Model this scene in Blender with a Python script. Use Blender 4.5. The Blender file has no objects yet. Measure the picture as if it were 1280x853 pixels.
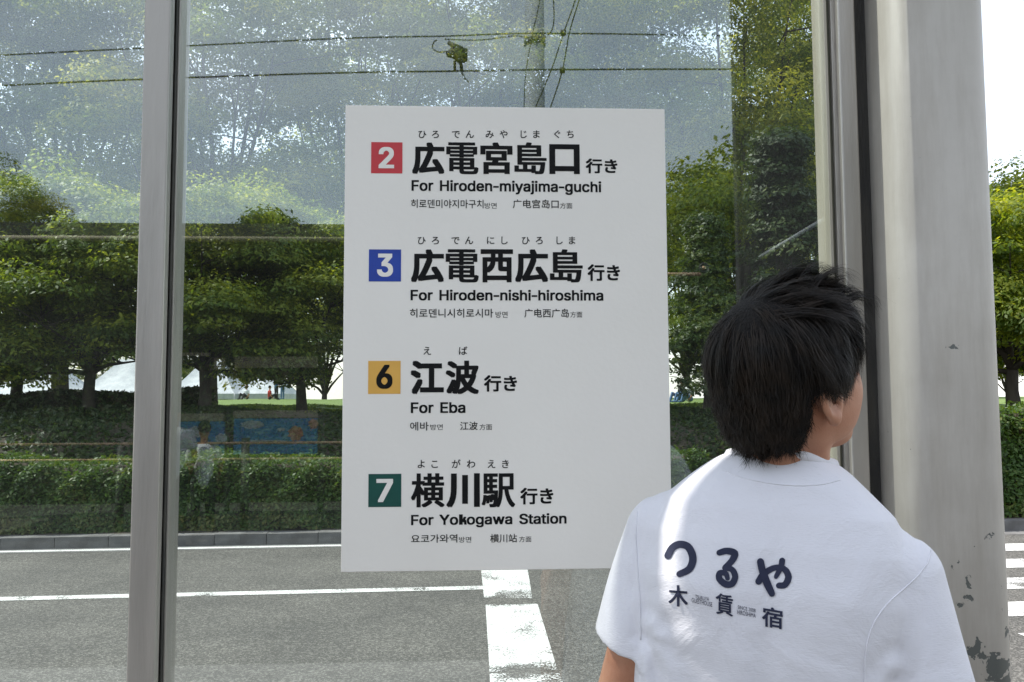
import bpy, bmesh, math, os
import numpy as np
from mathutils import Vector, Matrix
from mathutils.bvhtree import BVHTree

sc = bpy.context.scene
COL = sc.collection
R = math.radians
PI = math.pi
rng = np.random.default_rng(7)

# ------------------------------------------------------------------ camera
F_PX = 1080.0
cam = bpy.data.cameras.new('camera')
cam.sensor_width = 36.0
cam.lens = 36.0 * F_PX / 1280.0
cam.clip_start = 0.05
cam.clip_end = 3000
cam_o = bpy.data.objects.new('camera', cam)
COL.objects.link(cam_o)
CAM = Vector((0, 0, 1.65))
M_CAM = Matrix.Rotation(R(-2.8), 3, 'Z') @ Matrix.Rotation(R(90 + 4.15), 3, 'X') @ Matrix.Rotation(R(-0.24), 3, 'Z')
cam_o.matrix_world = Matrix.Translation(CAM) @ M_CAM.to_4x4()
sc.camera = cam_o

# ------------------------------------------------------------------ world, sun
SUN_EL, SUN_AZ = 55.0, -66.0          # degrees; azimuth clockwise from +Y
w = bpy.data.worlds.new('World')
sc.world = w
w.use_nodes = True
nt = w.node_tree
nt.nodes.clear()
out = nt.nodes.new('ShaderNodeOutputWorld')
bg = nt.nodes.new('ShaderNodeBackground')
sky = nt.nodes.new('ShaderNodeTexSky')
sky.sky_type = 'NISHITA'
sky.sun_disc = False
sky.sun_elevation = R(SUN_EL)
sky.sun_rotation = R(SUN_AZ)
sky.air_density = 1.3
sky.dust_density = 1.0
sky.ozone_density = 1.0
tc = nt.nodes.new('ShaderNodeTexCoord')
mp = nt.nodes.new('ShaderNodeMapping')
mp.inputs['Scale'].default_value = (1.0, 1.0, 2.2)
mp.inputs['Location'].default_value = (3.3, 1.2, 0.4)
nz = nt.nodes.new('ShaderNodeTexNoise')
nz.inputs['Scale'].default_value = 2.1
nz.inputs['Detail'].default_value = 7
nz.inputs['Roughness'].default_value = 0.55
rp = nt.nodes.new('ShaderNodeValToRGB')
rp.color_ramp.elements[0].position = 0.46
rp.color_ramp.elements[0].color = (.34, .34, .34, 1)
rp.color_ramp.elements[1].position = 0.68
rp.color_ramp.elements[1].color = (.62, .62, .62, 1)
mx = nt.nodes.new('ShaderNodeMixRGB')
mx.inputs[2].default_value = (9.6, 9.8, 10.2, 1)
nt.links.new(tc.outputs['Generated'], mp.inputs['Vector'])
nt.links.new(mp.outputs[0], nz.inputs['Vector'])
nt.links.new(nz.outputs['Fac'], rp.inputs[0])
nt.links.new(rp.outputs[0], mx.inputs[0])
nt.links.new(sky.outputs[0], mx.inputs[1])
nt.links.new(mx.outputs[0], bg.inputs['Color'])
bg.inputs['Strength'].default_value = 0.145
nt.links.new(bg.outputs[0], out.inputs[0])

sun = bpy.data.lights.new('sun', 'SUN')
sun.energy = 3.9
sun.angle = R(0.53)
sun.color = (1.0, 0.955, 0.88)
sun_o = bpy.data.objects.new('sun', sun)
COL.objects.link(sun_o)
sd = Vector((math.sin(R(SUN_AZ)) * math.cos(R(SUN_EL)), math.cos(R(SUN_AZ)) * math.cos(R(SUN_EL)), math.sin(R(SUN_EL))))
sun_o.rotation_euler = sd.to_track_quat('Z', 'Y').to_euler()
sun_o.location = sd * 50

sc.view_settings.view_transform = 'Standard'
sc.view_settings.look = 'None'
sc.view_settings.exposure = 0.80
sc.view_settings.gamma = 1.0
sc.render.engine = 'CYCLES'
sc.cycles.max_bounces = 8
sc.cycles.transparent_max_bounces = 16
sc.cycles.diffuse_bounces = 3
sc.cycles.glossy_bounces = 3
sc.cycles.caustics_reflective = False
sc.cycles.caustics_refractive = False

# ------------------------------------------------------------------ helpers
def ray(px, py):
    return (M_CAM @ Vector(((px - 640) / F_PX, -(py - 426.5) / F_PX, -1))).normalized()
def P(px, py, Y):
    d = ray(px, py)
    return CAM + d * (Y / d.y)
def PZ(px, py, z):
    d = ray(px, py)
    return CAM + d * ((z - CAM.z) / d.z)
GY = 1.75                              # front face of the glass
def V(px, py, Y):                      # a thing seen mirrored in the glass: where it really stands
    p = P(px, py, Y)
    return Vector((p.x, 2 * GY - p.y, p.z))

def tag(o, label=None, cat=None, group=None, kind=None):
    if label: o['label'] = label
    if cat: o['category'] = cat
    if group: o['group'] = group
    if kind: o['kind'] = kind
    return o
def empty(name, loc=(0, 0, 0), label=None, cat=None, group=None, kind=None, parent=None):
    o = bpy.data.objects.new(name, None)
    o.empty_display_size = 0.1
    COL.objects.link(o)
    o.location = loc
    if parent: o.parent = parent
    return tag(o, label, cat, group, kind)
def mesh_obj(name, me, mat, parent=None, smooth=False):
    """verts are in world coordinates when the parent has no rotation: subtract the parent's place"""
    if mat and not len(me.materials): me.materials.append(mat)
    o = bpy.data.objects.new(name, me)
    COL.objects.link(o)
    if parent is not None:
        o.parent = parent
    if smooth:
        me.polygons.foreach_set('use_smooth', [True] * len(me.polygons))
    return o
def wl(o):
    """world location of an object (no rotations used above)"""
    v = Vector(o.location)
    while o.parent:
        o = o.parent
        v += o.location
    return v
class MB:
    def __init__(s): s.v = []; s.f = []
    def add(s, vs, fs):
        n = len(s.v); s.v += [tuple(x) for x in vs]; s.f += [tuple(i + n for i in f) for f in fs]; return s
    def box(s, lo, hi, M=None):
        x0, y0, z0 = lo; x1, y1, z1 = hi
        vs = [Vector(p) for p in ((x0,y0,z0),(x1,y0,z0),(x1,y1,z0),(x0,y1,z0),(x0,y0,z1),(x1,y0,z1),(x1,y1,z1),(x0,y1,z1))]
        if M: vs = [M @ p for p in vs]
        return s.add(vs, [(0,3,2,1),(4,5,6,7),(0,1,5,4),(1,2,6,5),(2,3,7,6),(3,0,4,7)])
    def prism(s, poly, z0, z1):        # poly: ccw list of (x,y)
        n = len(poly)
        vs = [(x, y, z0) for x, y in poly] + [(x, y, z1) for x, y in poly]
        return s.add(vs, [tuple(range(n))[::-1], tuple(range(n, 2*n))] + [(i, (i+1)%n, n+(i+1)%n, n+i) for i in range(n)])
    def tube(s, pts, rad, n=8, caps=True):
        pts = [Vector(p) for p in pts]
        if not hasattr(rad, '__len__'): rad = [rad] * len(pts)
        rings = []; up = None
        for i, p in enumerate(pts):
            t = (pts[min(i+1, len(pts)-1)] - pts[max(i-1, 0)]).normalized()
            if up is None:
                up = Vector((0, 0, 1)) if abs(t.z) < .9 else Vector((1, 0, 0))
            a = t.cross(up).normalized(); b = a.cross(t).normalized(); up = b
            rings.append([p + (a * math.cos(2*PI*k/n) + b * math.sin(2*PI*k/n)) * rad[i] for k in range(n)])
        vs = [q for r in rings for q in r]; fs = []
        for i in range(len(pts)-1):
            for k in range(n):
                fs.append((i*n+k, i*n+(k+1)%n, (i+1)*n+(k+1)%n, (i+1)*n+k))
        if caps: fs += [tuple(range(n))[::-1], tuple(range((len(pts)-1)*n, len(pts)*n))]
        return s.add(vs, fs)
    def mesh(s, name, off=(0,0,0)):
        me = bpy.data.meshes.new(name)
        o = Vector(off)
        me.from_pydata([tuple(Vector(v) - o) for v in s.v], [], s.f); me.update()
        return me
    def build(s, name, mat, parent=None, smooth=False, bevel=0):
        off = wl(parent) if parent is not None else (0,0,0)
        o = mesh_obj(name, s.mesh(name, off), mat, parent, smooth)
        if bevel:
            b = o.modifiers.new('bevel', 'BEVEL'); b.width = bevel; b.segments = 2; b.limit_method = 'ANGLE'
        return o
def np_mesh(name, V_, F_, attr=None):
    me = bpy.data.meshes.new(name)
    V_ = np.asarray(V_, np.float32); F_ = np.asarray(F_, np.int32)
    k = F_.shape[1]
    me.vertices.add(len(V_)); me.vertices.foreach_set('co', V_.ravel())
    me.loops.add(F_.size); me.loops.foreach_set('vertex_index', F_.ravel())
    me.polygons.add(len(F_)); me.polygons.foreach_set('loop_start', np.arange(0, F_.size, k, dtype=np.int32))
    me.update(calc_edges=True)
    if attr is not None:
        a = me.attributes.new('tone', 'FLOAT', 'FACE'); a.data.foreach_set('value', np.asarray(attr, np.float32))
    return me

# ------------------------------------------------------------------ materials
def nodes(m):
    m.use_nodes = True
    return m.node_tree, m.node_tree.nodes['Principled BSDF']
def N(t, kind, **kw):
    n = t.nodes.new(kind)
    for k, v in kw.items():
        if k in n.inputs: n.inputs[k].default_value = v
        else: setattr(n, k, v)
    return n
def mat(name, c1, c2=None, scale=8, rough=.6, metal=0, bump=0, bscale=None, spec=.5, stretch=(1,1,1), detail=5, lo=.35, hi=.65):
    m = bpy.data.materials.new(name)
    t, b = nodes(m)
    b.inputs['Roughness'].default_value = rough
    b.inputs['Metallic'].default_value = metal
    b.inputs['Specular IOR Level'].default_value = spec
    c2 = c2 or tuple(x * .82 for x in c1)
    tcn = N(t, 'ShaderNodeTexCoord'); mpn = N(t, 'ShaderNodeMapping', Scale=stretch)
    t.links.new(tcn.outputs['Object'], mpn.inputs[0])
    n1 = N(t, 'ShaderNodeTexNoise', Scale=scale, Detail=detail)
    t.links.new(mpn.outputs[0], n1.inputs['Vector'])
    r = t.nodes.new('ShaderNodeValToRGB')
    r.color_ramp.elements[0].position = lo; r.color_ramp.elements[0].color = (*c1, 1)
    r.color_ramp.elements[1].position = hi; r.color_ramp.elements[1].color = (*c2, 1)
    t.links.new(n1.outputs['Fac'], r.inputs[0]); t.links.new(r.outputs[0], b.inputs['Base Color'])
    if bump:
        n2 = N(t, 'ShaderNodeTexNoise', Scale=bscale or scale * 6, Detail=6)
        t.links.new(mpn.outputs[0], n2.inputs['Vector'])
        bp = N(t, 'ShaderNodeBump', Strength=bump, Distance=.01)
        t.links.new(n2.outputs['Fac'], bp.inputs['Height']); t.links.new(bp.outputs[0], b.inputs['Normal'])
    return m

def asphalt_material():
    m = bpy.data.materials.new('asphalt'); t, b = nodes(m)
    tcn = N(t, 'ShaderNodeTexCoord')
    vo = N(t, 'ShaderNodeTexVoronoi', Scale=85.0)
    n2 = N(t, 'ShaderNodeTexNoise', Scale=110.0, Detail=4, Roughness=.7)
    n3 = N(t, 'ShaderNodeTexNoise', Scale=1.1, Detail=9, Roughness=.62)
    for n in (vo, n2, n3): t.links.new(tcn.outputs['Object'], n.inputs['Vector'])
    sx = t.nodes.new('ShaderNodeSeparateColor'); t.links.new(vo.outputs['Color'], sx.inputs[0])
    r = t.nodes.new('ShaderNodeValToRGB')
    e = r.color_ramp.elements
    e[0].position = .0; e[0].color = (.060, .057, .051, 1)
    e[1].position = 1.; e[1].color = (.215, .206, .188, 1)
    x = e.new(.55); x.color = (.087, .083, .076, 1)
    t.links.new(sx.outputs[0], r.inputs[0])
    mu = N(t, 'ShaderNodeMixRGB', blend_type='MULTIPLY', Fac=.8)
    r2 = t.nodes.new('ShaderNodeValToRGB')
    r2.color_ramp.elements[0].position = .25; r2.color_ramp.elements[0].color = (.55, .55, .55, 1)
    r2.color_ramp.elements[1].position = .75; r2.color_ramp.elements[1].color = (1.4, 1.4, 1.38, 1)
    t.links.new(n2.outputs['Fac'], r2.inputs[0])
    t.links.new(r.outputs[0], mu.inputs[1]); t.links.new(r2.outputs[0], mu.inputs[2])
    mu2 = N(t, 'ShaderNodeMixRGB', blend_type='MULTIPLY', Fac=1.)
    r3 = t.nodes.new('ShaderNodeValToRGB')
    r3.color_ramp.elements[0].position = .32; r3.color_ramp.elements[0].color = (.68, .68, .68, 1)
    r3.color_ramp.elements[1].position = .7; r3.color_ramp.elements[1].color = (1.08, 1.07, 1.05, 1)
    t.links.new(n3.outputs['Fac'], r3.inputs[0])
    t.links.new(mu.outputs[0], mu2.inputs[1]); t.links.new(r3.outputs[0], mu2.inputs[2])
    t.links.new(mu2.outputs[0], b.inputs['Base Color'])
    b.inputs['Roughness'].default_value = .85
    bp = N(t, 'ShaderNodeBump', Strength=.8, Distance=.006)
    t.links.new(vo.outputs['Distance'], bp.inputs['Height']); t.links.new(bp.outputs[0], b.inputs['Normal'])
    return m
def paint_material():
    """worn road paint: holes show the asphalt under it"""
    m = bpy.data.materials.new('road_paint'); t, b = nodes(m)
    b.inputs['Roughness'].default_value = .6
    tcn = N(t, 'ShaderNodeTexCoord')
    n1 = N(t, 'ShaderNodeTexNoise', Scale=70., Detail=3, Roughness=.75)
    n2 = N(t, 'ShaderNodeTexNoise', Scale=3.2, Detail=4)
    for n in (n1, n2): t.links.new(tcn.outputs['Object'], n.inputs['Vector'])
    ad = N(t, 'ShaderNodeMath', operation='ADD'); t.links.new(n1.outputs['Fac'], ad.inputs[0]); t.links.new(n2.outputs['Fac'], ad.inputs[1])
    r = t.nodes.new('ShaderNodeValToRGB')
    r.color_ramp.elements[0].position = .80; r.color_ramp.elements[0].color = (0, 0, 0, 1)
    r.color_ramp.elements[1].position = .86; r.color_ramp.elements[1].color = (1, 1, 1, 1)
    at = N(t, 'ShaderNodeAttribute', attribute_name='wear')
    sb = N(t, 'ShaderNodeMath', operation='SUBTRACT'); t.links.new(ad.outputs[0], sb.inputs[0]); t.links.new(at.outputs['Fac'], sb.inputs[1])
    t.links.new(sb.outputs[0], r.inputs[0])
    t.links.new(r.outputs[0], b.inputs['Alpha'])
    c = t.nodes.new('ShaderNodeValToRGB')
    c.color_ramp.elements[0].position = .4; c.color_ramp.elements[0].color = (.50, .49, .46, 1)
    c.color_ramp.elements[1].position = .6; c.color_ramp.elements[1].color = (.74, .74, .72, 1)
    t.links.new(n1.outputs['Fac'], c.inputs[0]); t.links.new(c.outputs[0], b.inputs['Base Color'])
    return m
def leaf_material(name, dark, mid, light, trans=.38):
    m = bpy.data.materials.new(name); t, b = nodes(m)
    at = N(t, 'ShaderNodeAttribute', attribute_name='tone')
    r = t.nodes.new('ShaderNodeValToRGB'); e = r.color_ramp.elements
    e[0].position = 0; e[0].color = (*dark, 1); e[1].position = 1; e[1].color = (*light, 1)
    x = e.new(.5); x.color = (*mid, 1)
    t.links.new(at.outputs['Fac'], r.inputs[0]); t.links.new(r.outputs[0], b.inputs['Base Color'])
    b.inputs['Roughness'].default_value = .5
    b.inputs['Specular IOR Level'].default_value = .28
    tr = t.nodes.new('ShaderNodeBsdfTranslucent')
    g = N(t, 'ShaderNodeMixRGB', blend_type='MULTIPLY', Fac=1.); g.inputs[2].default_value = (1.9, 1.75, .55, 1)
    t.links.new(r.outputs[0], g.inputs[1]); t.links.new(g.outputs[0], tr.inputs['Color'])
    mxs = N(t, 'ShaderNodeMixShader', Fac=trans)
    t.links.new(b.outputs[0], mxs.inputs[1]); t.links.new(tr.outputs[0], mxs.inputs[2])
    t.links.new(mxs.outputs[0], t.nodes['Material Output'].inputs[0])
    return m
def glass_material():
    m = bpy.data.materials.new('shelter_glass'); t, b = nodes(m)
    t.nodes.remove(b)
    tr = t.nodes.new('ShaderNodeBsdfTransparent'); tr.inputs[0].default_value = (.90, .935, .925, 1)
    gl = N(t, 'ShaderNodeBsdfGlossy', Roughness=0.0); gl.inputs[0].default_value = (.92, .98, 1, 1)
    # Schlick curve on the facing angle, the same from both sides of the pane
    lw = N(t, 'ShaderNodeLayerWeight', Blend=.5)
    pw = N(t, 'ShaderNodeMath', operation='POWER'); pw.inputs[1].default_value = 5.0; t.links.new(lw.outputs['Facing'], pw.inputs[0])
    fr = N(t, 'ShaderNodeMapRange'); fr.inputs[3].default_value = .100; fr.inputs[4].default_value = 1.0; t.links.new(pw.outputs[0], fr.inputs[0])
    a = N(t, 'ShaderNodeMixShader'); t.links.new(fr.outputs[0], a.inputs[0]); t.links.new(tr.outputs[0], a.inputs[1]); t.links.new(gl.outputs[0], a.inputs[2])
    # a thin film of dust
    tcn = N(t, 'ShaderNodeTexCoord')
    n1 = N(t, 'ShaderNodeTexNoise', Scale=2.2, Detail=8, Roughness=.65); t.links.new(tcn.outputs['Object'], n1.inputs['Vector'])
    mr = N(t, 'ShaderNodeMapRange'); mr.inputs[1].default_value = .3; mr.inputs[2].default_value = .75; mr.inputs[3].default_value = .004; mr.inputs[4].default_value = .022
    t.links.new(n1.outputs['Fac'], mr.inputs[0])
    df = t.nodes.new('ShaderNodeBsdfDiffuse'); df.inputs[0].default_value = (.62, .60, .55, 1)
    c = N(t, 'ShaderNodeMixShader'); t.links.new(mr.outputs[0], c.inputs[0]); t.links.new(a.outputs[0], c.inputs[1]); t.links.new(df.outputs[0], c.inputs[2])
    t.links.new(c.outputs[0], t.nodes['Material Output'].inputs[0])
    return m
def column_material():
    """white painted steel, grubby, the paint chipped near the foot"""
    m = bpy.data.materials.new('column_paint'); t, b = nodes(m)
    b.inputs['Roughness'].default_value = .55
    tcn = N(t, 'ShaderNodeTexCoord')
    n1 = N(t, 'ShaderNodeTexNoise', Scale=2.5, Detail=8, Roughness=.65)
    mp1 = N(t, 'ShaderNodeMapping', Scale=(3, 3, .35)); n2 = N(t, 'ShaderNodeTexNoise', Scale=6., Detail=7, Roughness=.7)
    n3 = N(t, 'ShaderNodeTexNoise', Scale=26., Detail=5, Roughness=.6, Distortion=.35)
    t.links.new(tcn.outputs['Object'], n1.inputs['Vector']); t.links.new(tcn.outputs['Object'], mp1.inputs[0]); t.links.new(mp1.outputs[0], n2.inputs['Vector'])
    t.links.new(tcn.outputs['Object'], n3.inputs['Vector'])
    r1 = t.nodes.new('ShaderNodeValToRGB')
    r1.color_ramp.elements[0].position = .3; r1.color_ramp.elements[0].color = (.45, .415, .365, 1)
    r1.color_ramp.elements[1].position = .62; r1.color_ramp.elements[1].color = (.56, .525, .47, 1)
    t.links.new(n1.outputs['Fac'], r1.inputs[0])
    r2 = t.nodes.new('ShaderNodeValToRGB')
    r2.color_ramp.elements[0].position = .30; r2.color_ramp.elements[0].color = (.80, .78, .75, 1)
    r2.color_ramp.elements[1].position = .55; r2.color_ramp.elements[1].color = (1, 1, 1, 1)
    t.links.new(n2.outputs['Fac'], r2.inputs[0])
    mu = N(t, 'ShaderNodeMixRGB', blend_type='MULTIPLY', Fac=.8); t.links.new(r1.outputs[0], mu.inputs[1]); t.links.new(r2.outputs[0], mu.inputs[2])
    sx = t.nodes.new('ShaderNodeSeparateXYZ'); t.links.new(tcn.outputs['Object'], sx.inputs[0])
    # chips: denser towards the foot (object z is height)
    mr = N(t, 'ShaderNodeMapRange'); mr.inputs[1].default_value = 1.02; mr.inputs[2].default_value = 1.45; mr.inputs[3].default_value = -.06; mr.inputs[4].default_value = .20
    t.links.new(sx.outputs[2], mr.inputs[0])
    sb = N(t, 'ShaderNodeMath', operation='SUBTRACT'); t.links.new(n3.outputs['Fac'], sb.inputs[0]); t.links.new(mr.outputs[0], sb.inputs[1])
    rc = t.nodes.new('ShaderNodeValToRGB'); rc.color_ramp.elements[0].position = .515; rc.color_ramp.elements[1].position = .53
    t.links.new(sb.outputs[0], rc.inputs[0])
    mc = N(t, 'ShaderNodeMixRGB'); mc.inputs[2].default_value = (.13, .14, .13, 1)
    t.links.new(rc.outputs[0], mc.inputs[0]); t.links.new(mu.outputs[0], mc.inputs[1]); t.links.new(mc.outputs[0], b.inputs['Base Color'])
    bp = N(t, 'ShaderNodeBump', Strength=.5, Distance=.0015); bp.invert = True
    t.links.new(rc.outputs[0], bp.inputs['Height']); t.links.new(bp.outputs[0], b.inputs['Normal'])
    return m
def shirt_material():
    m = bpy.data.materials.new('white_cotton'); t, b = nodes(m)
    b.inputs['Base Color'].default_value = (.73, .72, .76, 1); b.inputs['Roughness'].default_value = .85
    b.inputs['Specular IOR Level'].default_value = .2
    b.inputs['Sheen Weight'].default_value = .15
    tcn = N(t, 'ShaderNodeTexCoord')
    wv = N(t, 'ShaderNodeTexNoise', Scale=420., Detail=2)
    n2 = N(t, 'ShaderNodeTexNoise', Scale=9., Detail=6, Distortion=1.2)
    mp1 = N(t, 'ShaderNodeMapping', Scale=(.4, .4, 1.6)); t.links.new(tcn.outputs['Object'], mp1.inputs[0])
    t.links.new(mp1.outputs[0], wv.inputs['Vector']); t.links.new(tcn.outputs['Object'], n2.inputs['Vector'])
    b1 = N(t, 'ShaderNodeBump', Strength=.35, Distance=.0012); t.links.new(wv.outputs['Fac'], b1.inputs['Height'])
    b2 = N(t, 'ShaderNodeBump', Strength=.42, Distance=.014); t.links.new(n2.outputs['Fac'], b2.inputs['Height']); t.links.new(b1.outputs[0], b2.inputs['Normal'])
    t.links.new(b2.outputs[0], b.inputs['Normal'])
    return m
def skin_material():
    m = mat('skin', (.50, .255, .160), (.43, .20, .12), scale=26, rough=.5, bump=.1, bscale=420, spec=.35)
    b = m.node_tree.nodes['Principled BSDF']
    b.inputs['Subsurface Weight'].default_value = .12
    b.inputs['Subsurface Radius'].default_value = (.012, .005, .003)
    return m

M = dict(
    asphalt=asphalt_material(), paint=paint_material(), glass=glass_material(), column=column_material(),
    shirt=shirt_material(), skin=skin_material(),
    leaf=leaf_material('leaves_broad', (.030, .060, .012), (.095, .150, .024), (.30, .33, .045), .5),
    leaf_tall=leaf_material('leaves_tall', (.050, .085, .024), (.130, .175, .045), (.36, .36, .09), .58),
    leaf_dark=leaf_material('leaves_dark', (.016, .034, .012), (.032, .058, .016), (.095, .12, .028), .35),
    leaf_hedge=leaf_material('leaves_hedge', (.026, .052, .012), (.062, .118, .024), (.15, .15, .045), .34),
    bark=mat('bark', (.028, .022, .016), (.055, .045, .034), scale=9, rough=.95, bump=.9, bscale=22, stretch=(1, 1, .25)),
    alu=mat('aluminium', (.50, .465, .42), (.38, .355, .32), scale=14, rough=.42, metal=.55, bump=.12, bscale=160, stretch=(1, 1, .12)),
    alu_warm=mat('aluminium_warm', (.52, .48, .40), (.42, .38, .30), scale=20, rough=.45, metal=.5, stretch=(1, 1, .1)),
    gasket=mat('rubber_gasket', (.035, .033, .030), (.06, .055, .045), scale=40, rough=.7, bump=.3, stretch=(1, 1, .2)),
    gasket_olive=mat('sealant', (.10, .10, .065), (.14, .13, .09), scale=30, rough=.6, stretch=(1, 1, .2)),
    board=mat('sign_board', (.90, .86, .79), (.88, .84, .77), scale=5, rough=.42, bump=.06, bscale=90),
    ink=mat('black_print', (.006, .006, .0065), (.010, .010, .010), scale=60, rough=.6, spec=.15),
    red=mat('red_print', (.62, .035, .045), (.56, .03, .04), scale=20, rough=.45),
    blue=mat('blue_print', (.012, .055, .38), (.010, .045, .33), scale=20, rough=.45),
    yellow=mat('yellow_print', (.80, .45, .09), (.75, .41, .08), scale=20, rough=.45),
    green=mat('green_print', (.006, .085, .065), (.005, .07, .055), scale=20, rough=.45),
    navy=mat('navy_print', (.012, .016, .045), (.018, .022, .055), scale=80, rough=.75),
    soil=mat('soil', (.060, .045, .028), (.030, .026, .016), scale=3, rough=1, bump=.8, bscale=25),
    ballast=mat('ballast', (.05, .046, .038), (.03, .028, .024), scale=12, rough=1, bump=.8, bscale=30),
    lawn=mat('lawn', (.085, .15, .025), (.14, .19, .035), scale=2.5, rough=.9, bump=.6, bscale=60),
    kerb=mat('kerb_concrete', (.17, .165, .16), (.11, .105, .10), scale=5, rough=.9, bump=.6, bscale=80),
    concrete=mat('platform_concrete', (.20, .19, .175), (.16, .15, .14), scale=3, rough=.9, bump=.4, bscale=60),
    tent=mat('marquee_canvas', (.46, .48, .49), (.36, .38, .40), scale=1.5, rough=.7, bump=.3, bscale=3),
    steel=mat('painted_steel', (.42, .43, .44), (.33, .34, .35), scale=6, rough=.5, metal=.2),
    dark_steel=mat('dark_steel', (.035, .033, .03), (.055, .05, .045), scale=8, rough=.6),
    pole=mat('pole_concrete', (.44, .47, .52), (.36, .39, .43), scale=3, rough=.85, bump=.2, stretch=(1, 1, .2)),
    brass=mat('copper_rail', (.80, .52, .32), (.68, .40, .24), scale=15, rough=.35, metal=.6),
    beige=mat('beige_board', (.44, .37, .27), (.36, .30, .21), scale=5, rough=.7),
    poster=mat('poster_blue', (.015, .19, .50), (.05, .34, .60), scale=2.2, rough=.4),
    poster_pink=mat('poster_salmon', (.62, .22, .14), (.70, .38, .26), scale=6, rough=.4),
    poster_white=mat('poster_white', (.62, .66, .66), (.50, .56, .58), scale=6, rough=.4),
    hair=mat('black_hair', (.008, .0065, .0055), (.022, .015, .010), scale=40, rough=.52, spec=.20),
    hair_base=mat('black_hair_base', (.007, .006, .006), (.011, .009, .008), scale=160, rough=.7, bump=.8, bscale=320, stretch=(1, 1, .15), spec=.2),
    eye=mat('eye_white', (.72, .70, .67), rough=.2), iris=mat('brown_iris', (.03, .015, .01), rough=.15),
    denim=mat('dark_denim', (.025, .035, .06), (.04, .05, .08), scale=60, rough=.9, bump=.3),
    shoe=mat('dark_shoe', (.03, .03, .03), rough=.5), cord=mat('leather_cord', (.06, .018, .012), rough=.6),
    cloth_red=mat('red_cloth', (.45, .03, .02), rough=.9), cloth_white=mat('white_cloth', (.72, .73, .76), rough=.9),
    cloth_blue=mat('blue_cloth', (.12, .22, .42), rough=.9), cloth_dark=mat('dark_cloth', (.03, .03, .035), rough=.9),
    rubber_black=mat('wire_rubber', (.02, .02, .02), rough=.6),
)

# ------------------------------------------------------------------ the ground
RA = R(2.4)                                        # the road runs turned a little against the shelter
RM = Matrix.Rotation(RA, 3, 'Z')
KD = 10.58                                         # distance of the far kerb face
kerb0 = Vector((0, KD, 0))
def road_pt(u, t, z=0):                            # u along the road, t beyond the kerb face
    d = RM @ Vector((u, t, 0)); return Vector((kerb0.x + d.x, kerb0.y + d.y, z))
PROF = [(-60, 0), (0, 0), (.001, .13), (.25, .13), (.9, .14), (2.0, .55), (3.4, 1.25), (4.6, 1.50), (8, 1.50), (18, 1.55), (32, 1.68), (48, 1.95), (56, 2.05), (64, 1.2), (72, .5), (120, .3), (900, .3)]
def prof(t):
    return float(np.interp(t, [p[0] for p in PROF], [p[1] for p in PROF]))
def grid_sheet(us, ts, zf):
    mb = MB(); n = len(ts)
    vs = [road_pt(u, t, zf(u, t)) for u in us for t in ts]
    fs = [(i*n+j, (i+1)*n+j, (i+1)*n+j+1, i*n+j+1) for i in range(len(us)-1) for j in range(n-1)]
    return mb.add(vs, fs)
# one sheet to the horizon, then the road, then the lit park ground
tag(grid_sheet([-900, -60, 60, 900], [-900, -40, 40, 900], lambda u, t: -.06).build('ground', M['soil']), kind='structure')
tag(grid_sheet(np.linspace(-120, 120, 9), [-9.4, 0.02], lambda u, t: 0).build('road', M['asphalt']), kind='structure')
road = bpy.data.objects['road']
def hill(u, t):
    return prof(t) + (.05 * math.sin(u * .9) + .04 * math.sin(u * 2.3 + t)) * min(1, max(0, (t - .8) / 2))
park = grid_sheet(np.linspace(-120, 120, 121), [.2, .5, .9, 1.4, 2, 2.7, 3.4, 4.0, 4.6, 5.4], hill).build('planted_bank', M['soil'], smooth=True)
tag(park, kind='structure')
lawn = grid_sheet(np.linspace(-160, 160, 121), [5.38, 6.2, 7, 9, 11, 13.5, 18, 25, 32, 40, 48, 52, 56, 60, 64, 72, 90, 120, 300], lambda u, t: hill(u, t) + .012).build('lawn', M['lawn'], smooth=True)
tag(lawn, kind='structure')

# markings: thin sheets 4 mm up, with a per-vertex wear value
def marking(name, u0, u1, t0, t1, z=.004, wear=lambda u, t: 0., nu=2, ntt=2, label=None):
    mb = MB(); us = np.linspace(u0, u1, nu); ts = np.linspace(t0, t1, ntt)
    vs = [road_pt(u, t, z) for u in us for t in ts]
    fs = [(i*ntt+j, (i+1)*ntt+j, (i+1)*ntt+j+1, i*ntt+j+1) for i in range(nu-1) for j in range(ntt-1)]
    o = mb.add(vs, fs).build(name, M['paint'], road)
    a = o.data.attributes.new('wear', 'FLOAT', 'POINT')
    a.data.foreach_set('value', [float(wear(u, t)) for u in us for t in ts])
    if label: o['label'] = label
    return o
def to_ut(p):
    d = RM.inverted() @ Vector((p.x - kerb0.x, p.y - kerb0.y, 0)); return d.x, d.y
uA, tA = to_ut(PZ(60, 747, 0)); uB, tB = to_ut(PZ(604, 736, 0))
tl = (tA + tB) / 2
marking('lane_line', -60, uB, tl - .075, tl + .075, wear=lambda u, t: .03)
ue, te = to_ut(PZ(300, 685, 0))
marking('edge_line', -60, 1.2, te - .055, te + .055, z=.007, wear=lambda u, t: .0)
us1 = to_ut(PZ(665, 745, 0))[0]
def strip(c4, n, wear):
    (a, b, c, d) = [PZ(x, y, .004) for x, y in c4]      # far left, far right, near right, near left
    mb = MB(); vs = []; ws = []
    for i in range(n + 1):
        for j in range(7):
            f, g = i / n, j / 6
            p = (a.lerp(b, g)).lerp(d.lerp(c, g), f); vs.append(p); ws.append(wear(f, g))
    mb.add(vs, [(i*7+j, (i+1)*7+j, (i+1)*7+j+1, i*7+j+1) for i in range(n) for j in range(6)])
    o = mb.build('stop_line', M['paint'], road); at_ = o.data.attributes.new('wear', 'FLOAT', 'POINT'); at_.data.foreach_set('value', ws)
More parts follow.
